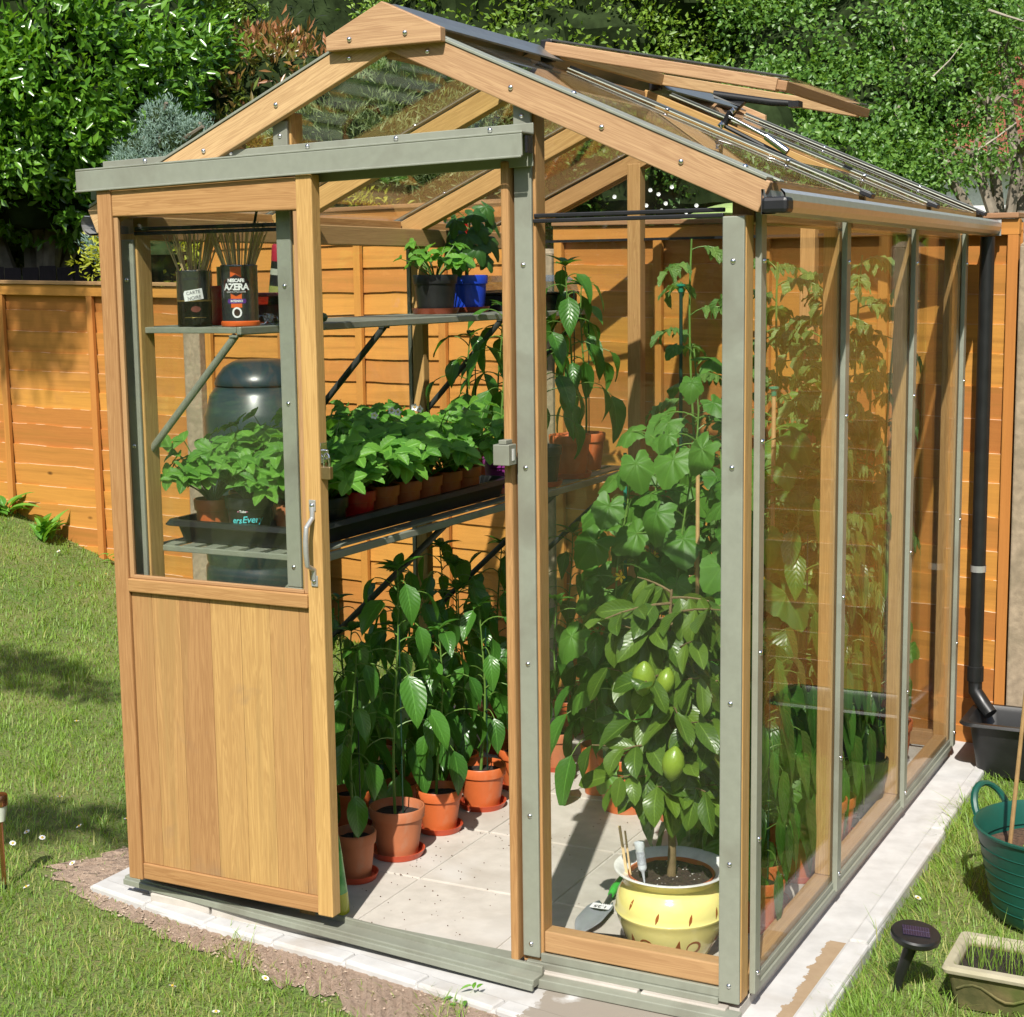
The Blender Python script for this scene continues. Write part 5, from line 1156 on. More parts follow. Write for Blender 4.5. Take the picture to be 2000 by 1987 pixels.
# things stuck in the lemon pot: label stick and feeding vial
th = thing("plant_label", (1.345, .165, .185), "weathered pale stick label leaning in the yellow pot", "label"); m = MB(); m.bar((.0, 0, -.02), (-.022, .0, .118), .007, .0012, up=(0, -1, 0)); m.bar((.006, .006, -.02), (-.012, .010, .104), .005, .0012, up=(0, -1, 0)); m.build("label_stick", SKEW, th)
th = thing("feeding_vial", (1.392, .150, .185), "clear plastic plant food vial standing nose down in the yellow pot", "vial"); m = MB(); m.lathe([(.0015, -.008), (.0045, .020), (.0095, .026), (.0105, .030), (.0105, .075), (.0120, .078), (.0125, .092), (.0001, .094)], 20); o = m.build("vial_body", plain("frosted_plastic", (.62, .66, .70), .25, 0, .05, 20), th); o.rotation_euler = (0, -.14, 0)
m = MB(); m.lathe([(.0108, .038), (.0108, .070)], 20, r=.5); o = m.build("vial_label", plain("grey_label", (.34, .36, .40), .5, 0, .35, 160), th); o.rotation_euler = (0, -.14, 0)
# ---- text helper
def text_mesh(body, size, ext=.0, bold=0.0, shear=0, sp=1.0):
    cu = bpy.data.curves.new("t", 'FONT'); cu.body = body; cu.size = size; cu.align_x = 'CENTER'; cu.align_y = 'CENTER'; cu.offset = bold; cu.shear = shear; cu.resolution_u = 3; cu.space_character = sp
    ob = bpy.data.objects.new("t", cu); COL.objects.link(ob); dg = bpy.context.evaluated_depsgraph_get(); me = ob.evaluated_get(dg).to_mesh()
    vs = [tuple(v.co) for v in me.vertices]; fs = [tuple(p.vertices) for p in me.polygons]; ob.evaluated_get(dg).to_mesh_clear(); bpy.data.objects.remove(ob); bpy.data.curves.remove(cu); return vs, fs
def on_cyl(vs, ra, a0, z0, rot=0):
    out = []
    for x, y, z in vs:
        X = x * math.cos(rot) - y * math.sin(rot); Y = x * math.sin(rot) + y * math.cos(rot); a = a0 + X / ra; out.append((ra * math.cos(a), ra * math.sin(a), z0 + Y))
    return out
def cyl_text(th, body, size, ra, a0, z0, mat, rot=0, name="lettering", **k):
    vs, fs = text_mesh(body, size, **k); m = MB(); m.add(on_cyl(vs, ra, a0, z0, rot), fs); return m.build(name, mat, th)
def cyl_patch(th, pts, ra, a0, z0, mat, name, rot=0):
    """flat outline subdivided and wrapped round the cylinder"""
    n = len(pts); cx, cy = sum(p[0] for p in pts) / n, sum(p[1] for p in pts) / n; fine = []
    for i in range(n):
        p, q = pts[i], pts[(i + 1) % n]
        for k in range(6): fine.append((p[0] + (q[0] - p[0]) * k / 6, p[1] + (q[1] - p[1]) * k / 6, 0))
    vs = [(cx, cy, 0)]; fs = []; K = len(fine)
    for g in (1 / 3, 2 / 3, 1): vs += [(cx + (x - cx) * g, cy + (y - cy) * g, 0) for x, y, _ in fine]
    fs = [(0, 1 + i, 1 + (i + 1) % K) for i in range(K)] + [(1 + g * K + i, 1 + (g + 1) * K + i, 1 + (g + 1) * K + (i + 1) % K, 1 + g * K + (i + 1) % K) for g in (0, 1) for i in range(K)]
    m = MB(); m.add(on_cyl(vs, ra, a0, z0, rot), fs, None, .5, 0, True); return m.build(name, mat, th)
# ---- upper shelf: coffee cans with skewers
SZ = 1.4825
TIN = plain("dark_tin", (.16, .17, .19), .24, .85, .08, 20); TINB = plain("black_gold_tin", (.020, .021, .012), .26, .5, .1, 20); GOLD = plain("dull_gold", (.33, .24, .07), .35, .7, .1, 30); ORG = plain("orange_plastic", (.72, .13, .025), .35, 0, .05, 14)
TXW = plain("white_print", (.8, .8, .8), .5, 0, .02); TXK = plain("black_print", (.03, .03, .04), .5, 0, .05)
def can(x, y, r, h, label): 
    th = thing("coffee_can", (x, y, SZ), label, "can", None); return th, math.atan2(CAM.y - y, CAM.x - x)
def skewers(th, n, r, h, zs, seed, spread=.5, dark=0):
    rs = random.Random(seed)
    m = MB(); d = MB()
    for i in range(n):
        a = rs.random() * 6.28; q = rs.uniform(0, r * .75); b0 = V3((-math.cos(a) * q * .5, -math.sin(a) * q * .5, .01)); e = V3((math.cos(a) * (q + spread * rs.uniform(.1, 1) * .16), math.sin(a) * (q + spread * rs.uniform(.1, 1) * .16), zs * rs.uniform(.9, 1.05)))
        # keep the stick inside the rim
        k = (h - .01) / (e.z - .01); c = b0.lerp(e, k); 
        if math.hypot(c.x, c.y) > r * .9: s_ = r * .9 / math.hypot(c.x, c.y); e = V3((e.x * s_, e.y * s_, e.z))
        m.tube([b0, e], .0016, 5, r=rs.random())
    m.build("skewers", SKEW, th)
    if dark:
        for i in range(dark): a = .2 + .25 * i; d.tube([(-.01, .0, .01), (.045 + .016 * i, .03 - .02 * i, zs + .07)], .0026, 6)
        d.build("stakes", GRNST, th)
th, fa = can(.198, .078, .043, .140, "black and gold coffee can full of wooden skewers, left on the high shelf"); fa -= .05
m = MB(); m.lathe([(.0001, 0), (.0425, 0), (.0435, .003), (.043, .006), (.043, .062)], 40); m.build("lower_band", TINB, th)
m = MB(); m.lathe([(.043, .062), (.043, .066)], 40); m.build("gold_band", GOLD, th)
m = MB(); m.lathe([(.043, .066), (.043, .133), (.0442, .136), (.0435, .139), (.0415, .138), (.0412, .02)], 40); m.build("can_wall", plain("brushed_tin", (.20, .21, .22), .22, .9, .08, 20), th)
w2, h2 = .025, .0135
cyl_patch(th, [(-w2, -h2 * .9), (w2, -h2), (w2, h2), (-w2 + .004, h2), (-w2, h2 * .5)], .0438, fa, .078, TXW, "paper_tag", .16)
cyl_text(th, "CARTE", .0118, .0442, fa, .084, TXK, .16); cyl_text(th, "NOIRE", .0118, .0442, fa + .06, .071, TXK, .16)
cyl_text(th, "INTENSE", .010, .0434, fa - .1, .118, TXK)
cyl_patch(th, [(.013 * math.cos(t_), .008 * math.sin(t_)) for t_ in [k * .7854 for k in range(8)]], .0436, fa + .12, .043, plain("brown_bean_print", (.16, .05, .035), .4), "oval_print")
cyl_patch(th, [(-.028, -.0006), (.028, -.0006), (.028, .0006), (-.028, .0006)], .0436, fa + .1, .022, GOLD, "gold_line")
skewers(th, 46, .043, .139, .235, 5, .55)
th, fa = can(.325, .098, .0455, .150, "dark grey coffee can with orange stripe and foot, full of skewers, at the shelf end"); fa -= .20
m = MB(); m.lathe([(.0001, 0), (.0475, 0), (.049, .003), (.0485, .011), (.0455, .013)], 40); m.build("orange_foot", ORG, th)
m = MB(); m.lathe([(.0455, .013), (.0455, .145), (.0465, .148), (.0455, .151), (.0440, .150), (.0435, .02)], 40); m.build("can_wall", TIN, th)
cyl_patch(th, [(-.014, -.050), (.014, -.050), (.014, .050), (-.014, .050)], .0459, fa, .096, ORG, "orange_stripe")
cyl_patch(th, [(-.034, -.010), (0, -.026), (.034, -.010), (.034, .012), (0, .028), (-.034, .012)], .0463, fa, .100, plain("dark_red_badge", (.10, .022, .016), .4), "badge_border")
cyl_patch(th, [(-.032, -.009), (0, -.0235), (.032, -.009), (.032, .011), (0, .0255), (-.032, .011)], .0466, fa, .100, plain("black_badge", (.018, .012, .012), .4), "badge")
cyl_text(th, "AZERA", .0225, .0471, fa, .0965, TXW, bold=.0009, sp=.92); cyl_text(th, "NESCAFE", .0115, .0471, fa, .1125, TXW, bold=.0006, sp=.88); cyl_text(th, "BARISTA STYLE COFFEE", .0048, .0471, fa, .0845, TXW)
cyl_patch(th, [(-.022, -.0055), (.022, -.0055), (.0245, 0), (.022, .0055), (-.022, .0055), (-.0245, 0)], .0464, fa + .02, .062, plain("purple_print", (.10, .035, .22), .4), "purple_pill"); cyl_text(th, "INTENSO", .0075, .0469, fa + .02, .062, TXW, bold=.0003)
cyl_patch(th, [(.0125 * math.cos(t_), .0135 * math.sin(t_)) for t_ in [k * .5236 for k in range(12)]], .0461, fa + .02, .034, TXW, "cup_print"); cyl_patch(th, [(.008 * math.cos(t_), .009 * math.sin(t_)) for t_ in [k * .5236 for k in range(12)]], .0464, fa + .02, .034, plain("coffee_print", (.04, .02, .012), .4), "coffee_print")
skewers(th, 60, .0455, .15, .245, 6, .6, dark=3)
th, fa = can(.205, .205, .042, .105, "glossy red tin half hidden between the two coffee cans"); th["category"] = "tin"; th.name = "red_tin"
m = MB(); m.lathe([(.0001, 0), (.042, 0), (.0425, .003), (.042, .08), (.0435, .083), (.0435, .097), (.042, .1), (.0001, .101)], 36); m.build("tin_wall", REDP, th)
th, fa = can(.155, .300, .042, .15, "dark coffee can with black lettering standing behind the red tin"); m = MB(); m.lathe([(.0001, 0), (.042, 0), (.042, .148), (.043, .15), (.040, .15), (.040, .02)], 36); m.build("can_wall", plain("olive_tin", (.05, .048, .026), .3, .7, .1, 20), th); cyl_text(th, "AZ", .022, .0425, fa - .25, .1, plain("dim_print", (.14, .14, .13), .4), bold=.0006)
# glue bottle leaning back, plastic box, loose clips and a green ball
th = thing("squeezy_bottle", (.170, .47, SZ), "black squeezy bottle with a red cap and pale band behind the grey can", "bottle"); m = MB(); m.lathe([(.0001, 0), (.024, 0), (.026, .02), (.024, .10), (.0215, .165)], 24); o = m.build("bottle_body", BLKP, th); o.rotation_euler = (0, .10, 0)
m = MB(); m.lathe([(.0218, .165), (.0222, .17), (.0222, .205), (.019, .211), (.0001, .212)], 24); o = m.build("cap", plain("dark_red_cap", (.33, .02, .04), .35), th); o.rotation_euler = (0, .10, 0)
m = MB(); m.lathe([(.0232, .128), (.0226, .145)], 24); o = m.build("pale_band", plain("grey_green_label", (.35, .38, .30), .5), th); o.rotation_euler = (0, .10, 0); m = MB(); m.lathe([(.0250, .075), (.0243, .098)], 24); o = m.build("olive_label", plain("olive_label", (.22, .26, .07), .5), th); o.rotation_euler = (0, .10, 0)
th = thing("plastic_box", (.215, .36, SZ), "clear plastic box with dark red lid and contents on the high shelf", "box"); m = MB(); m.box(-.06, .04, -.05, .09, .0, .070); m.build("box_wall", glassmat("pink_plastic", (.55, .20, .24), 1.2, .3), th, .004); m = MB(); m.box(-.056, .036, -.046, .086, .004, .048); m.build("contents", plain("maroon_contents", (.16, .02, .035), .5, 0, .4, 60), th, .004); m = MB(); m.box(-.063, .043, -.053, .093, .0705, .080); m.build("lid", plain("maroon_lid", (.20, .03, .06), .4), th, .003)
rs = random.Random(3)
th = thing("wire_clips", (.315, .25, SZ), "loose heap of shiny wire plant clips at the shelf edge", "wire clips"); m = MB()
for i in range(16):
    c = V3((rs.uniform(-.035, .03), rs.uniform(-.05, .05), rs.uniform(.006, .026))); ra = rs.uniform(.006, .013); ax = V3((rs.uniform(-1, 1), rs.uniform(-1, 1), rs.uniform(-1, 1))).normalized(); u = ax.orthogonal().normalized(); v = ax.cross(u)
    m.tube([c + (u * math.cos(t_) + v * math.sin(t_)) * ra for t_ in [k * .6 for k in range(11)]], .0009, 5)
m.build("wire_rings", CHROME, th); tag(th, kind="stuff")
m = MB(); m.lathe([(.0001, 0), (.008, .003), (.0125, .0125), (.008, .022), (.0001, .025)], 18); o = m.build("green_ball", plain("green_ball", (.09, .13, .05), .6)); o.location = (.352, .43, SZ); tag(o, "small dull green ball on the edge of the high shelf", "ball")
# two pots and the propagator on the high shelf
th, z0 = potted("potted_grapevine", (.150, 1.615, SZ), .070, .055, .118, BLUEP, "lobed-leaved plant with a red tag in the bright blue pot on the high shelf", "potted plant", True, SOIL, None, plain("brown_saucer", (.25, .06, .03), .4))
st = MB(); lf = MB(); rng = random.Random(15)
st.tube([(0, 0, z0), (.005, 0, z0 + .1), (.02, -.01, z0 + .2)], [.004, .003, .002], 7)
for i in range(22):
    a = i * 2.4; z = z0 + .03 + .19 * i / 22; pp, dd = arc((0.01 * i / 22, 0, z), (math.cos(a), math.sin(a), 1.0), rng.uniform(.05, .09), .8, 4); st.tube(pp, .0016, 5)
    face = (SUNV + V3((math.cos(a) * .6, math.sin(a) * .6, 0))).normalized(); o_ = V3((math.cos(a), math.sin(a), -.8)); o_ = o_ - face * o_.dot(face); lobed(lf, pp[-1], o_, face, rng.uniform(.035, .06), 'vine', .2)
st.build("stem", STEM, th); lf.build("foliage", VINE, th)
m = MB(); m.box(-.050, -.012, .01, .013, z0 + .11, z0 + .155); m.build("white_tag", TXW, th); m = MB(); m.tube([(-.008, .012, z0), (-.008, .012, z0 + .20)], .0065, 8); m.build("red_marker", REDP, th)
def strawberry(th, z0, seed, n=17, hh=.17, flower=False, spread=1.0, back=0):
    global rng
    keep = rng; rng = random.Random(seed); st = MB(); lf = MB()
    for i in range(n):
        a = i * 2.4 + rng.uniform(-.3, .3); ln = hh * rng.uniform(.55, 1.1); pp, dd = arc((0, 0, z0), (math.cos(a) * spread * rng.uniform(.2, 1.05), math.sin(a) * spread * rng.uniform(.2, 1.05), 1), ln, rng.uniform(.4, 1.0), 5); st.tube(pp, [.0018] * 5 + [.0012], 5)
        base = pp[-1]; o_ = V3((math.cos(a), math.sin(a), rng.uniform(-.5, .25))); face = (SUNV * .7 + V3((math.cos(a) * .4, math.sin(a) * .4, .6)) + V3((rng.uniform(-.3, .3), rng.uniform(-.3, .3), 0))).normalized()
        sz = rng.uniform(.040, .064)
        for k in (-1, 0, 1):
            d = Quaternion(face, k * 1.15) @ o_; leafg(lf, base, d, face, sz * (1.1 if k == 0 else 1), sz * .60, 'ellip', rng.uniform(.1, .7), .20, 12, serr=.07, r=min(1, rng.random() * .7 + .3 * (i > n * .6)))
    st.build("stem", STEM, th); lf.build("foliage", STRAW, th)
    if flower:
        for q in range(flower):
            a = -1.2 + q * .7; p = V3((math.cos(a) * .07, math.sin(a) * .07, z0 + hh * 1.02 + .012 * q)); st2 = MB(); st2.tube([(0, 0, z0), p * .6 + V3((0, 0, z0 * .4 + .03)), p], .0009, 4)
            fd = (CAM - V3(th.location) - p).normalized(); u = fd.orthogonal().normalized(); v = fd.cross(u); fm = MB()
            for j in range(5):
                b_ = j * 1.2566; e = u * math.cos(b_) + v * math.sin(b_); g_ = u * -math.sin(b_) + v * math.cos(b_)
                fm.add([p + e * .002, p + e * .006 + g_ * .005 + fd * .001, p + e * .0115 + fd * .002, p + e * .006 - g_ * .005 + fd * .001], [(0, 1, 2, 3)], None, .5, 0)
            fm.lathe([(.0035, 0), (.002, .003), (.0001, .004)], 8, p, m=1); fm.build("flower", [WHITE, bpy.data.materials["daisy_yellow"]], th)
    rng = keep
th, z0 = potted("potted_strawberry", (.150, 1.395, SZ), .073, .058, .120, BLKP, "small bluish-leaved strawberry plant in the black pot on the high shelf", "potted plant", True, SOIL, None, bpy.data.materials["brown_saucer"]); strawberry(th, z0, 31, 26, .15)
th = thing("propagator", (.215, 1.90, SZ), "propagator with black tray and clear lid at the far end of the high shelf", "propagator")
m = MB(); m.box(-.145, .145, -.15, .15, 0, .055); m.box(-.152, .152, -.157, .157, .0555, .063); m.build("tray", BLKP, th, .006)
m = MB(); vs = []; 
for (q, z) in ((.150, .064), (.142, .10), (.118, .122)): vs += [(-q, -q - .003, z), (q, -q - .003, z), (q, q + .003, z), (-q, q + .003, z)]
m.add(vs, [(i * 4 + j, i * 4 + (j + 1) % 4, i * 4 + 4 + (j + 1) % 4, i * 4 + 4 + j) for i in range(2) for j in range(4)] + [(8, 9, 10, 11)]); o = m.build("clear_lid", CLEAR, th); sm = o.modifiers.new("t", 'SOLIDIFY'); sm.thickness = .0025
# ---- lower bench: tray with strawberry pots
BZ = .9185
th = thing("seed_tray", (.29, .66, BZ), "long black plastic tray holding the strawberry pots on the bench", "tray")
m = MB(); hx, hy, wl = .215, .575, .004; 
def ringbox(m, levels):
    vs = []; ns = 8
    for (q, r_, z, cr) in levels:
        for cx, cy, a0 in ((1, 1, 0), (-1, 1, 90), (-1, -1, 180), (1, -1, 270)):
            for k in range(ns + 1): a = R(a0 + 90 * k / ns); vs.append((cx * (q - cr) + cr * math.cos(a), cy * (r_ - cr) + cr * math.sin(a), z))
    K = 4 * (ns + 1); fs = [(i * K + j, i * K + (j + 1) % K, (i + 1) * K + (j + 1) % K, (i + 1) * K + j) for i in range(len(levels) - 1) for j in range(K)]
    m.add(vs, fs, None, .5, 0, True); return m
ringbox(m, [(.02, .38, .001, .01), (hx - .022, hy - .022, .001, .03), (hx - .010, hy - .010, .048, .03), (hx - .010, hy - .010, .052, .03), (hx + .004, hy + .004, .054, .03), (hx + .012, hy + .012, .046, .035), (hx + .014, hy + .014, .048, .035), (hx + .006, hy + .006, .060, .035), (hx - .010, hy - .010, .061, .03), (hx - .016, hy - .016, .050, .03), (hx - .026, hy - .026, .006, .03), (.02, .38, .005, .01)]); m.build("tray_shell", BLKP, th)
SG = "strawberry pots in the long black tray"
TZ = BZ + .0062
beds = [(.165, .165, .050, TERRA, "strawberry in an orange pot at the near left end of the tray"), (.285, .160, .062, BLKP, "strawberry in the black printed pot at the near end of the tray"), (.415, .175, .052, TERRA2, "strawberry in an orange pot at the near right end of the tray"),
 (.430, .305, .056, BLKP, "strawberry in a plain black pot just right of the door edge"), (.432, .440, .056, REDP, "strawberry in the bright red pot, front of the tray"), (.436, .565, .052, TERRA, "strawberry in the first brown pot after the red one"), (.438, .685, .052, TERRA, "strawberry in the second brown pot after the red one"), (.438, .805, .052, TERRA, "strawberry in the third brown pot after the red one"), (.438, .925, .052, TERRA, "strawberry in the fourth brown pot after the red one"), (.438, 1.045, .052, TERRA, "strawberry in the last brown pot before the violet one"),
 (.290, .340, .052, TERRA, "strawberry in the middle row nearest the near end"), (.290, .500, .052, TERRA, "strawberry in the middle row behind the red pot"), (.300, .660, .052, TERRA, "strawberry in the middle row, half way along"), (.300, .820, .052, TERRA, "strawberry in the middle row, third from the far end"), (.300, .990, .052, TERRA, "strawberry at the far end of the middle row"),
 (.155, .330, .050, TERRA, "strawberry by the left glass nearest the near end"), (.155, .510, .050, TERRA, "strawberry by the left glass, second from the near end"), (.155, .700, .050, TERRA, "strawberry by the left glass, half way along"), (.155, .900, .050, TERRA, "strawberry by the left glass near the far end")]
for i, (x, y, rt, mt, lab) in enumerate(beds):
    hgt = .105 if rt < .06 else .118
    th, z0 = potted("potted_strawberry", (x, y, TZ), rt, rt * .74, hgt, mt, lab, "strawberry plant", False, SOIL, SG)
    strawberry(th, z0, 400 + i, 44 if i > 2 else 42, .215 if i > 2 else .185, 2 if i in (5, 6) else (1 if i in (7,) else False))
    if i == 1:
        a0 = math.atan2(CAM.y - y, CAM.x - x); rr_ = lambda z: rt * .74 + (rt * .26) * z / hgt + .0012
        cyl_text(th, "Every", .024, rr_(.06) + .0014, a0 + .12, .062, plain("cyan_print", (.10, .62, .66), .5), bold=.0004, shear=.2); cyl_text(th, "ers", .022, rr_(.06) + .0014, a0 - .62, .060, bpy.data.materials["cyan_print"], bold=.0004, shear=.2)
        cyl_text(th, "Tubs", .009, rr_(.085) + .0018, a0 - .3, .084, TXW, bold=.0002)
        for q in (-.5, -.12): cyl_patch(th, [(-.003, 0), (0, -.0018), (.003, 0), (0, .0018)], rr_(.085) + .0020, a0 + q, .084, plain("pink_print", (.6, .2, .35), .5), "pink_mark")
# plants beyond the tray
bench = [(.43, 1.325, .068, .105, VIOP, .50, 12, .125, "tall pepper plant in the violet pot on the bench"), (.475, 1.50, .070, .125, BLKP, .42, 9, .12, "pepper plant in the tall black pot on a red saucer on the bench"), (.47, 1.74, .072, .14, TERRA, .60, 12, .13, "tallest pepper plant in the bright terracotta pot on the bench"), (.42, 1.97, .075, .13, TERRA, .55, 11, .13, "pepper plant in the last terracotta pot at the far end of the bench"), (.26, 1.42, .06, .11, TERRA, .40, 10, .12, "dark pepper plant behind the violet pot by the left wall"), (.20, 1.75, .06, .11, TERRA, .42, 9, .12, "pepper plant at the back of the bench below the blue pot")]
for i, (x, y, rt, h, mt, ph_, nl, LL, lab) in enumerate(bench):
    th, z0 = potted("potted_pepper_plant", (x, y, BZ), rt, rt * .76, h, mt, lab, "pepper plant", i != 3, SOIL, "pepper plants on the bench"); pepper(th, z0, ph_, nl, LL, 500 + i, cane=True, first=.25)
# green feed bag behind the door
th = thing("feed_bag", (.555, .075, -.0075), "shiny green plastic feed bag standing just inside the door", "bag"); m = MB(); vs = []
for i in range(11):
    t = i / 10; z = .275 * t; wd = .052 * (1 - .15 * t) * (1 if t < .75 else 1 - (t - .75) * 1.6); dp = .032 * (1 - t ** 2.2) + .002
    for j in range(16): a = 2 * math.pi * j / 16; vs.append((wd * math.copysign(abs(math.cos(a)) ** .6, math.cos(a)) - .03 * t ** 2, dp * math.sin(a) + .003 * math.sin(9 * t + j), z))
m.add(vs, [(i * 16 + j, i * 16 + (j + 1) % 16, (i + 1) * 16 + (j + 1) % 16, (i + 1) * 16 + j) for i in range(10) for j in range(16)] + [tuple(range(160, 176))], [[(0, i / 10)] * 4 for i in range(10) for j in range(16)] + [[(0, 1)] * 16], .5, 0, True)
bm, t_, b_, o_ = newmat("green_bag_plastic"); uv = N(t_, "ShaderNodeTexCoord").outputs["UV"]; sp = N(t_, "ShaderNodeSeparateXYZ"); L(t_, uv, sp.inputs[0]); L(t_, mixc(t_, ramp(t_, sp.outputs[1], .12, .2), (.42, .45, .02), mixc(t_, ramp(t_, noise(t_, 18, 2), .45, .55), (.03, .27, .04), (.12, .42, .10))), b_.inputs["Base Color"]); b_.inputs["Roughness"].default_value = .22; m.build("bag_skin", bm, th)
m = MB(); m.add([(.012, -.0335, .05), (.040, -.0315, .05), (.040, -.0315, .105), (.012, -.0335, .105)], [(0, 1, 2, 3)]); lb = m.build("barcode_label", TXW, th); m = MB()
for k in range(7): m.box(.015, .037, -.0345, -.0342, .055 + k * .006, .058 + k * .006)
m.build("bars", TXK, lb)
# hand trowel with a price sticker on the floor
th = thing("garden_trowel", (1.186, .395, -.0075), "garden trowel with a green handle and a price sticker lying beside the yellow pot", "trowel", None, 0)
d = V3((.095, -.995, 0)).normalized(); X_ = d.cross(V3((0, 0, 1))); m = MB(); vs = []
for i in range(13):
    t = i / 12; wd = .033 * (.55 + .45 * min(1, t * 5)) * (1 if t < .6 else 1 - ((t - .6) / .4) ** 1.6 * .85); c = d * (.0 + .215 * t)
    for q in (-1, -.5, 0, .5, 1): vs.append(c + X_ * (wd * q) + V3((0, 0, .005 + .012 * q * q + .004 * math.sin(3 * t))))
m.add(vs, [(i * 5 + j, i * 5 + j + 1, i * 5 + j + 6, i * 5 + j + 5) for i in range(12) for j in range(4)], None, .5, 0, True); bl = m.build("blade", plain("grey_steel_blade", (.40, .43, .46), .32, .4, .1, 20), th); sm = bl.modifiers.new("t", 'SOLIDIFY'); sm.thickness = .0015
m = MB(); m.tube([d * .02 + V3((0, 0, .008)), d * -.02 + V3((0, 0, .016)), d * -.05 + V3((0, 0, .02))], .0045, 8); m.build("tang", DARKALU, th)
m = MB(); m.tube([d * -.04 + V3((0, 0, .018)), d * -.07 + V3((0, 0, .022)), d * -.13 + V3((0, 0, .022)), d * -.17 + V3((0, 0, .026))], [.008, .012, .0125, .010], 12); m.build("handle", plain("green_handle", (.05, .36, .05), .35), th)
c = d * .040 + V3((0, 0, .0185)); m = MB(); a_ = d * .017; b2 = X_ * .026; m.add([c - a_ - b2, c + a_ - b2, c + a_ + b2, c - a_ + b2], [(0, 1, 2, 3)]); stk = m.build("price_sticker", TXW, th)
vs, fs = text_mesh("1.25", .021, bold=.0004); m = MB(); m.add([c + X_ * x_ + d * (y_ + .004) + V3((0, 0, .0005)) for x_, y_, z_ in vs], fs)
m.build("price", TXK, stk); m = MB()
for k in range(5): m.bar(c + X_ * (-.018 + k * .005) - d * .0145 + V3((0, 0, .0004)), c + X_ * (-.016 + k * .005) - d * .0145 + V3((0, 0, .0004)), .004, .0003)
m.build("small_print", TXK, stk)
# dark tray under the yellow pot side
th = thing("drip_mat", (1.375, .10, -.0085), "black plastic mat lying on the slabs under the trowel", "mat"); m = MB(); m.box(-.135, .02, -.045, .16, .0, .003); m.build("mat_sheet", BLKP, th, .002)
th.rotation_euler = (0, 0, .2)

# ------------------------------------------------------------------ outside things
# compost bin
p = at(507, 704, 6.9); bx, by = p.x, p.y; gz = lawnz(bx, by); H = 1.265 - gz; rb = .235
th = thing("compost_bin", (bx, by, gz), "dark green ribbed plastic compost bin with a domed lid beyond the left glass", "compost bin")
pr = [(.0001, 0), (rb * 1.12, 0), (rb * 1.12, .02)]
zz = .02
while zz < H - .42:
    k = 1.12 - .10 * zz / H; pr += [(rb * k, zz), (rb * (k + .012), zz + .05), (rb * (k + .008), zz + .10), (rb * (k - .03), zz + .112), (rb * (k - .03), zz + .122)]; zz += .13
pr += [(rb * 1.03, zz), (rb * 1.04, zz + .10), (rb * 1.0, H - .22), (rb * .93, H - .15), (rb * .82, H - .115), (rb * .80, H - .112)]
m = MB(); m.lathe(pr, 48); m.build("bin_body", BINM, th)
m = MB(); m.lathe([(rb * .80, H - .110), (rb * .83, H - .105), (rb * .83, H - .095), (rb * .79, H - .07), (rb * .66, H - .03), (rb * .50, H - .008), (rb * .42, H - .001), (.0001, H)], 48); m.build("bin_lid", BINM, th)
# copper solar stake light at the left edge
def ground_at(u, v):
    d = at(u, v, 1) - CAM
    for it in range(600):
        p = CAM + d * (2.5 + it * .01)
        if p.z < lawnz(p.x, p.y): return p
    return p
p = ground_at(9, 1738); th = thing("copper_stake_light", (p.x, p.y, p.z), "copper solar stake light with a frosted shade at the left edge of the lawn", "garden light")
COP = plain("copper_metal", (.50, .22, .12), .22, .95, .06, 20)
m = MB(); m.tube([(0, 0, .015), (0, 0, .195)], .0065, 14); m.build("stem", COP, th); m = MB(); m.tube([(0, 0, -.03), (0, 0, .016)], [.002, .008], 10); m.build("spike", BLKP, th)
m = MB(); m.lathe([(.007, .195), (.013, .198), (.020, .241), (.0001, .242)], 24); m.build("shade", plain("frosted_shade", (.62, .66, .55), .35), th)
m = MB(); m.lathe([(.020, .241), (.0225, .243), (.0225, .271), (.021, .273), (.0001, .2735)], 24); m.build("cap", COP, th)
# black solar spot at the right
p = ground_at(1748, 1940); th = thing("black_solar_light", (p.x, p.y, p.z), "black round solar light on a tapered spike in the grass", "garden light")
hd_ = V3((.044, .0, .148)); m = MB(); m.tube([(0, 0, -.02), (.010, 0, .045), (.036, 0, .128)], [.007, .012, .016], 14); m.build("spike", BLKP, th)
m = MB(); m.lathe([(.0001, -.020), (.018, -.020), (.050, -.010), (.056, -.004), (.057, .006), (.054, .0105), (.0001, .0115)], 40); o = m.build("head", BLKP, th); o.location = hd_; o.rotation_euler = (.12, .10, .3)
m = MB(); m.box(-.031, .031, -.022, .022, .0118, .0128); sp_ = m.build("solar_panel", plain("solar_cell", (.018, .014, .035), .15), o, .002)
m = MB()
for k in range(11): m.box(-.029 + k * .0057, -.0286 + k * .0057, -.021, .021, .01285, .0131)
m.box(-.030, .030, -.0006, .0006, .01315, .0134); m.build("cell_lines", plain("cell_line", (.10, .08, .14), .4), sp_)
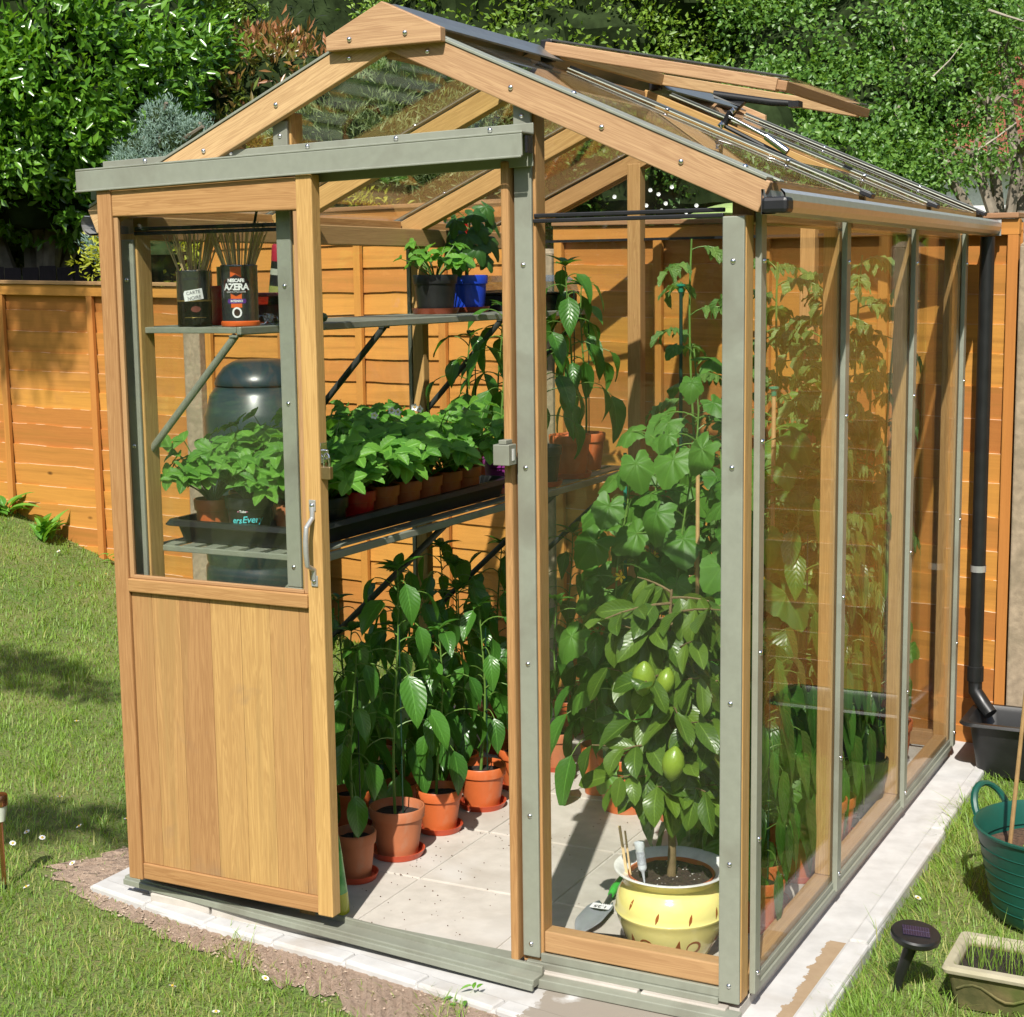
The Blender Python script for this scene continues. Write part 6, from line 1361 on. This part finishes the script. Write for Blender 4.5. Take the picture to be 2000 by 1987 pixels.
# green flexible tub with a plant
th = thing("green_garden_tub", (2.215, .94, -.055), "dark green flexible garden tub with soil, a cane and a seedling at the right edge", "tub")
m = MB(); K = 48
def tubpr(): return [(.0001, 0), (.150, 0), (.158, .012), (.170, .08), (.183, .16), (.196, .24), (.208, .305), (.214, .310), (.215, .318), (.209, .320), (.203, .306), (.190, .24)]
m.lathe(tubpr(), K); o = m.build("tub_wall", GRNTUB, th)
for z, rr_ in ((.05, .1665), (.09, .1725), (.13, .179), (.17, .1855), (.21, .192), (.255, .1995)):
    m = MB(); m.lathe([(rr_ - .0005, z - .002), (rr_ + .0012, z), (rr_ - .0005 + .0005, z + .002)], K); m.build("moulded_ring", GRNTUB, th)
for a in (R(152), R(-28)):
    c = V3((math.cos(a), math.sin(a), 0)); tg = V3((-c.y, c.x, 0)); pts = []
    for k in range(13): t = math.pi * k / 12; pts.append(c * (.212 + .035 * math.sin(t)) + tg * (.062 * math.cos(t)) + V3((0, 0, .300 + .085 * math.sin(t))))
    m = MB(); m.tube(pts, [.010] * 13, 8); m.build("tub_handle", GRNTUB, th)
m = MB(); n = 24; vs = [(0, 0, .205)] + [(.187 * q / 5 * math.cos(2 * math.pi * j / n), .187 * q / 5 * math.sin(2 * math.pi * j / n), .232 + rng.uniform(-.008, .008)) for q in range(1, 6) for j in range(n)]
m.add(vs, [(0, 1 + j, 1 + (j + 1) % n) for j in range(n)] + [(1 + (q - 1) * n + j, 1 + q * n + j, 1 + q * n + (j + 1) % n, 1 + (q - 1) * n + (j + 1) % n) for q in range(1, 5) for j in range(n)], None, .5, 0, True); m.build("soil", SOILB, th)
th.scale = (1, 1, .76)
th2 = thing("seedling", (2.17, .86, .120), "small bright green seedling in the soil of the green tub", "seedling"); m = MB(); lf = MB(); m.tube([(0, -.03, -.01), (0, -.01, .01), (0, 0, .03)], .0022, 6)
for i in range(7): a = i * .9; leafg(lf, (0, 0, .03), (math.cos(a), math.sin(a), .4), (0, 0, 1), .035, .026, 'ellip', .5, .1, 5)
m.build("stem", STEM, th2); lf.build("foliage", STRAW, th2)
p0 = V3((2.10, .88, .11)); p1 = at(1999, 1395, 3.95); th3 = thing("bamboo_cane", tuple(p0), "long bamboo cane leaning out of the green tub", "cane"); m = MB(); m.tube([(0, 0, 0), (p1 - p0) * .5, (p1 - p0) * 1.9], [.0058, .0055, .004], 8); m.build("cane_rod", BAMB, th3)
# black water tub under the downpipe
th = thing("black_tub", (2.012, 2.125, -.045), "black rectangular plastic tub catching the downpipe", "tub")
m = MB(); ringbox(m, [(.02, .02, .001, .01), (.215, .095, .001, .04), (.240, .118, .195, .045), (.243, .120, .205, .045), (.262, .138, .207, .05), (.268, .143, .200, .05), (.270, .145, .203, .05), (.264, .139, .213, .05), (.243, .121, .213, .045), (.232, .112, .195, .045), (.207, .088, .010, .04), (.02, .02, .008, .01)]); m.build("tub_shell", BLKP, th)
m = MB(); m.box(-.21, .21, -.09, .09, .07, .072); m.build("rain_water", plain("dark_water", (.01, .012, .012), .05), th)
th.scale = (1, 1, .86)
# stone trough planter
th = thing("stone_trough", (2.30, .395, -.058), "mossy reconstituted stone trough with sparse grass growing in it", "planter")
STN, t_, b_, o_ = newmat("mossy_stone"); n_ = noise(t_, 16, 6); c_ = mixc(t_, ramp(t_, n_, .35, .65), (.07, .07, .02), (.19, .15, .06)); c_ = mixc(t_, ramp(t_, noise(t_, 5, 4), .45, .6), c_, (.065, .10, .012))
gz_ = N(t_, "ShaderNodeSeparateXYZ"); L(t_, N(t_, "ShaderNodeTexCoord").outputs["Object"], gz_.inputs[0]); c_ = mixc(t_, ramp(t_, gz_.outputs[2], .082, .09), c_, mixc(t_, n_, (.28, .25, .15), (.46, .42, .31))); L(t_, c_, b_.inputs["Base Color"]); b_.inputs["Roughness"].default_value = .9; bump(t_, b_, n_, .6, .006)
m = MB(); ringbox(m, [(.02, .02, 0, .01), (.215, .085, 0, .015), (.232, .100, .080, .015), (.233, .101, .084, .015), (.242, .110, .087, .016), (.244, .112, .095, .016), (.240, .108, .103, .016), (.222, .090, .103, .012), (.218, .086, .098, .012), (.212, .080, .04, .012)]); m.build("trough_shell", STN, th)
for u0 in (-.12, .12):
    m = MB(); pts = [(u0 - .09 + .18 * k / 10, -.094 - .0025, .050 + .014 * math.sin(k * .75)) for k in range(11)]; m.tube(pts, .003, 6); m.build("relief_scroll", STN, th)
m = MB(); m.box(-.215, .215, -.083, .083, .05, .080); m.build("soil", SOIL, th); gm = MB(); rs = random.Random(9)
for i in range(420):
    x, y = rs.uniform(-.21, .21), rs.uniform(-.08, .08); a = rs.random() * 6.28; h = rs.uniform(.02, .10); l_ = h * rs.uniform(.2, .9); w_ = .0008
    p = [V3((x, y, .08)), V3((x + math.cos(a) * l_ * .35, y + math.sin(a) * l_ * .35, .08 + h * .6)), V3((x + math.cos(a) * l_, y + math.sin(a) * l_, .08 + h))]; s_ = V3((-math.sin(a), math.cos(a), 0)) * w_
    gm.add([p[0] - s_, p[0] + s_, p[1] + s_, p[1] - s_, p[2]], [(0, 1, 2, 3), (3, 2, 4)], None, rs.random())
gm.build("grass_blades", bpy.data.materials["grass_blade"], th)["kind"] = "stuff"
# small plants along the foot of the fence on the left
def weed(u, v, nm, label, cat, n, L_, mat, seed, up=1.0):
    p = ground_at(u, v); th = thing(nm, (p.x, p.y, p.z), label, cat); lf = MB(); rs = random.Random(seed)
    for i in range(n): a = rs.random() * 6.28; leafg(lf, (rs.uniform(-.03, .03), rs.uniform(-.03, .03), rs.uniform(0, .06)), (math.cos(a), math.sin(a), up * rs.uniform(.3, 1.4)), (0, -.2, 1), L_ * rs.uniform(.6, 1.2), L_ * .3, 'ovate', .8, .15, 5, r=rs.random())
    lf.build("foliage", mat, th)
weed(10, 1010, "fern", "pale fern at the foot of the fence, left edge of the picture", "fern", 16, .16, STRAW, 1, 1.2); weed(85, 1060, "grass_tuft", "tuft of pale grass against the fence foot", "grass tuft", 22, .16, STRAW, 2, 2.2); weed(222, 1105, "small_weed", "little round-leaved weed beside the open door at the fence foot", "weed", 9, .06, STRAW, 3, .6); weed(905, 1972, "clover_weed", "small round-leaved weed on the bare soil in front of the sill", "weed", 12, .035, STRAW, 4, .5)
# tree standing outside the picture on the left: its branches throw the soft shade on the lawn and the fence
def over(px, py, pz, t, r): q = V3((px, py, pz)) + sdir * t; return (tuple(q), r)
cl = [over(-1.95, 1.50, .1, 5, (.65, .16, .12)), over(-.62, .42, -.04, 5, (.30, .14, .12)), over(-3.3, 2.9, 1.45, 5.4, (.6, .3, .2))]
crown("overhanging_birch", "birch outside the picture on the left whose branches shade the lawn", "tree", (-2.3, -3.3, -.06), cl, 5000, .05, .032, ASPEN, seed=33, core=0, shell=.45)
# plants stay inside the glass: leaves that would pass a pane press against it
inside = ("potted_", "cucumber", "tomato", "lemon_tree")
for o in list(bpy.data.objects):
    if o.type == 'MESH' and o.parent and o.parent.type == 'EMPTY' and o.parent.name.startswith(inside) and o.name.split('.')[0] in ("foliage", "stem", "trunk"):
        me = o.data; n = len(me.vertices); c = np.empty(n * 3, np.float32); me.vertices.foreach_get("co", c); c = c.reshape(-1, 3); L0 = np.array(o.parent.location)
        wv_ = c + L0
        for ax, lo, hi in ((0, .05, 1.665), (1, .022, 2.165)):
            v = wv_[:, ax]; m_ = v > hi - .06; v[m_] = hi - .06 + .058 * np.tanh((v[m_] - hi + .06) / .12); m_ = v < lo + .04; v[m_] = lo + .04 - .038 * np.tanh((lo + .04 - v[m_]) / .08)
        me.vertices.foreach_set("co", (wv_ - L0).astype(np.float32).ravel()); me.update()
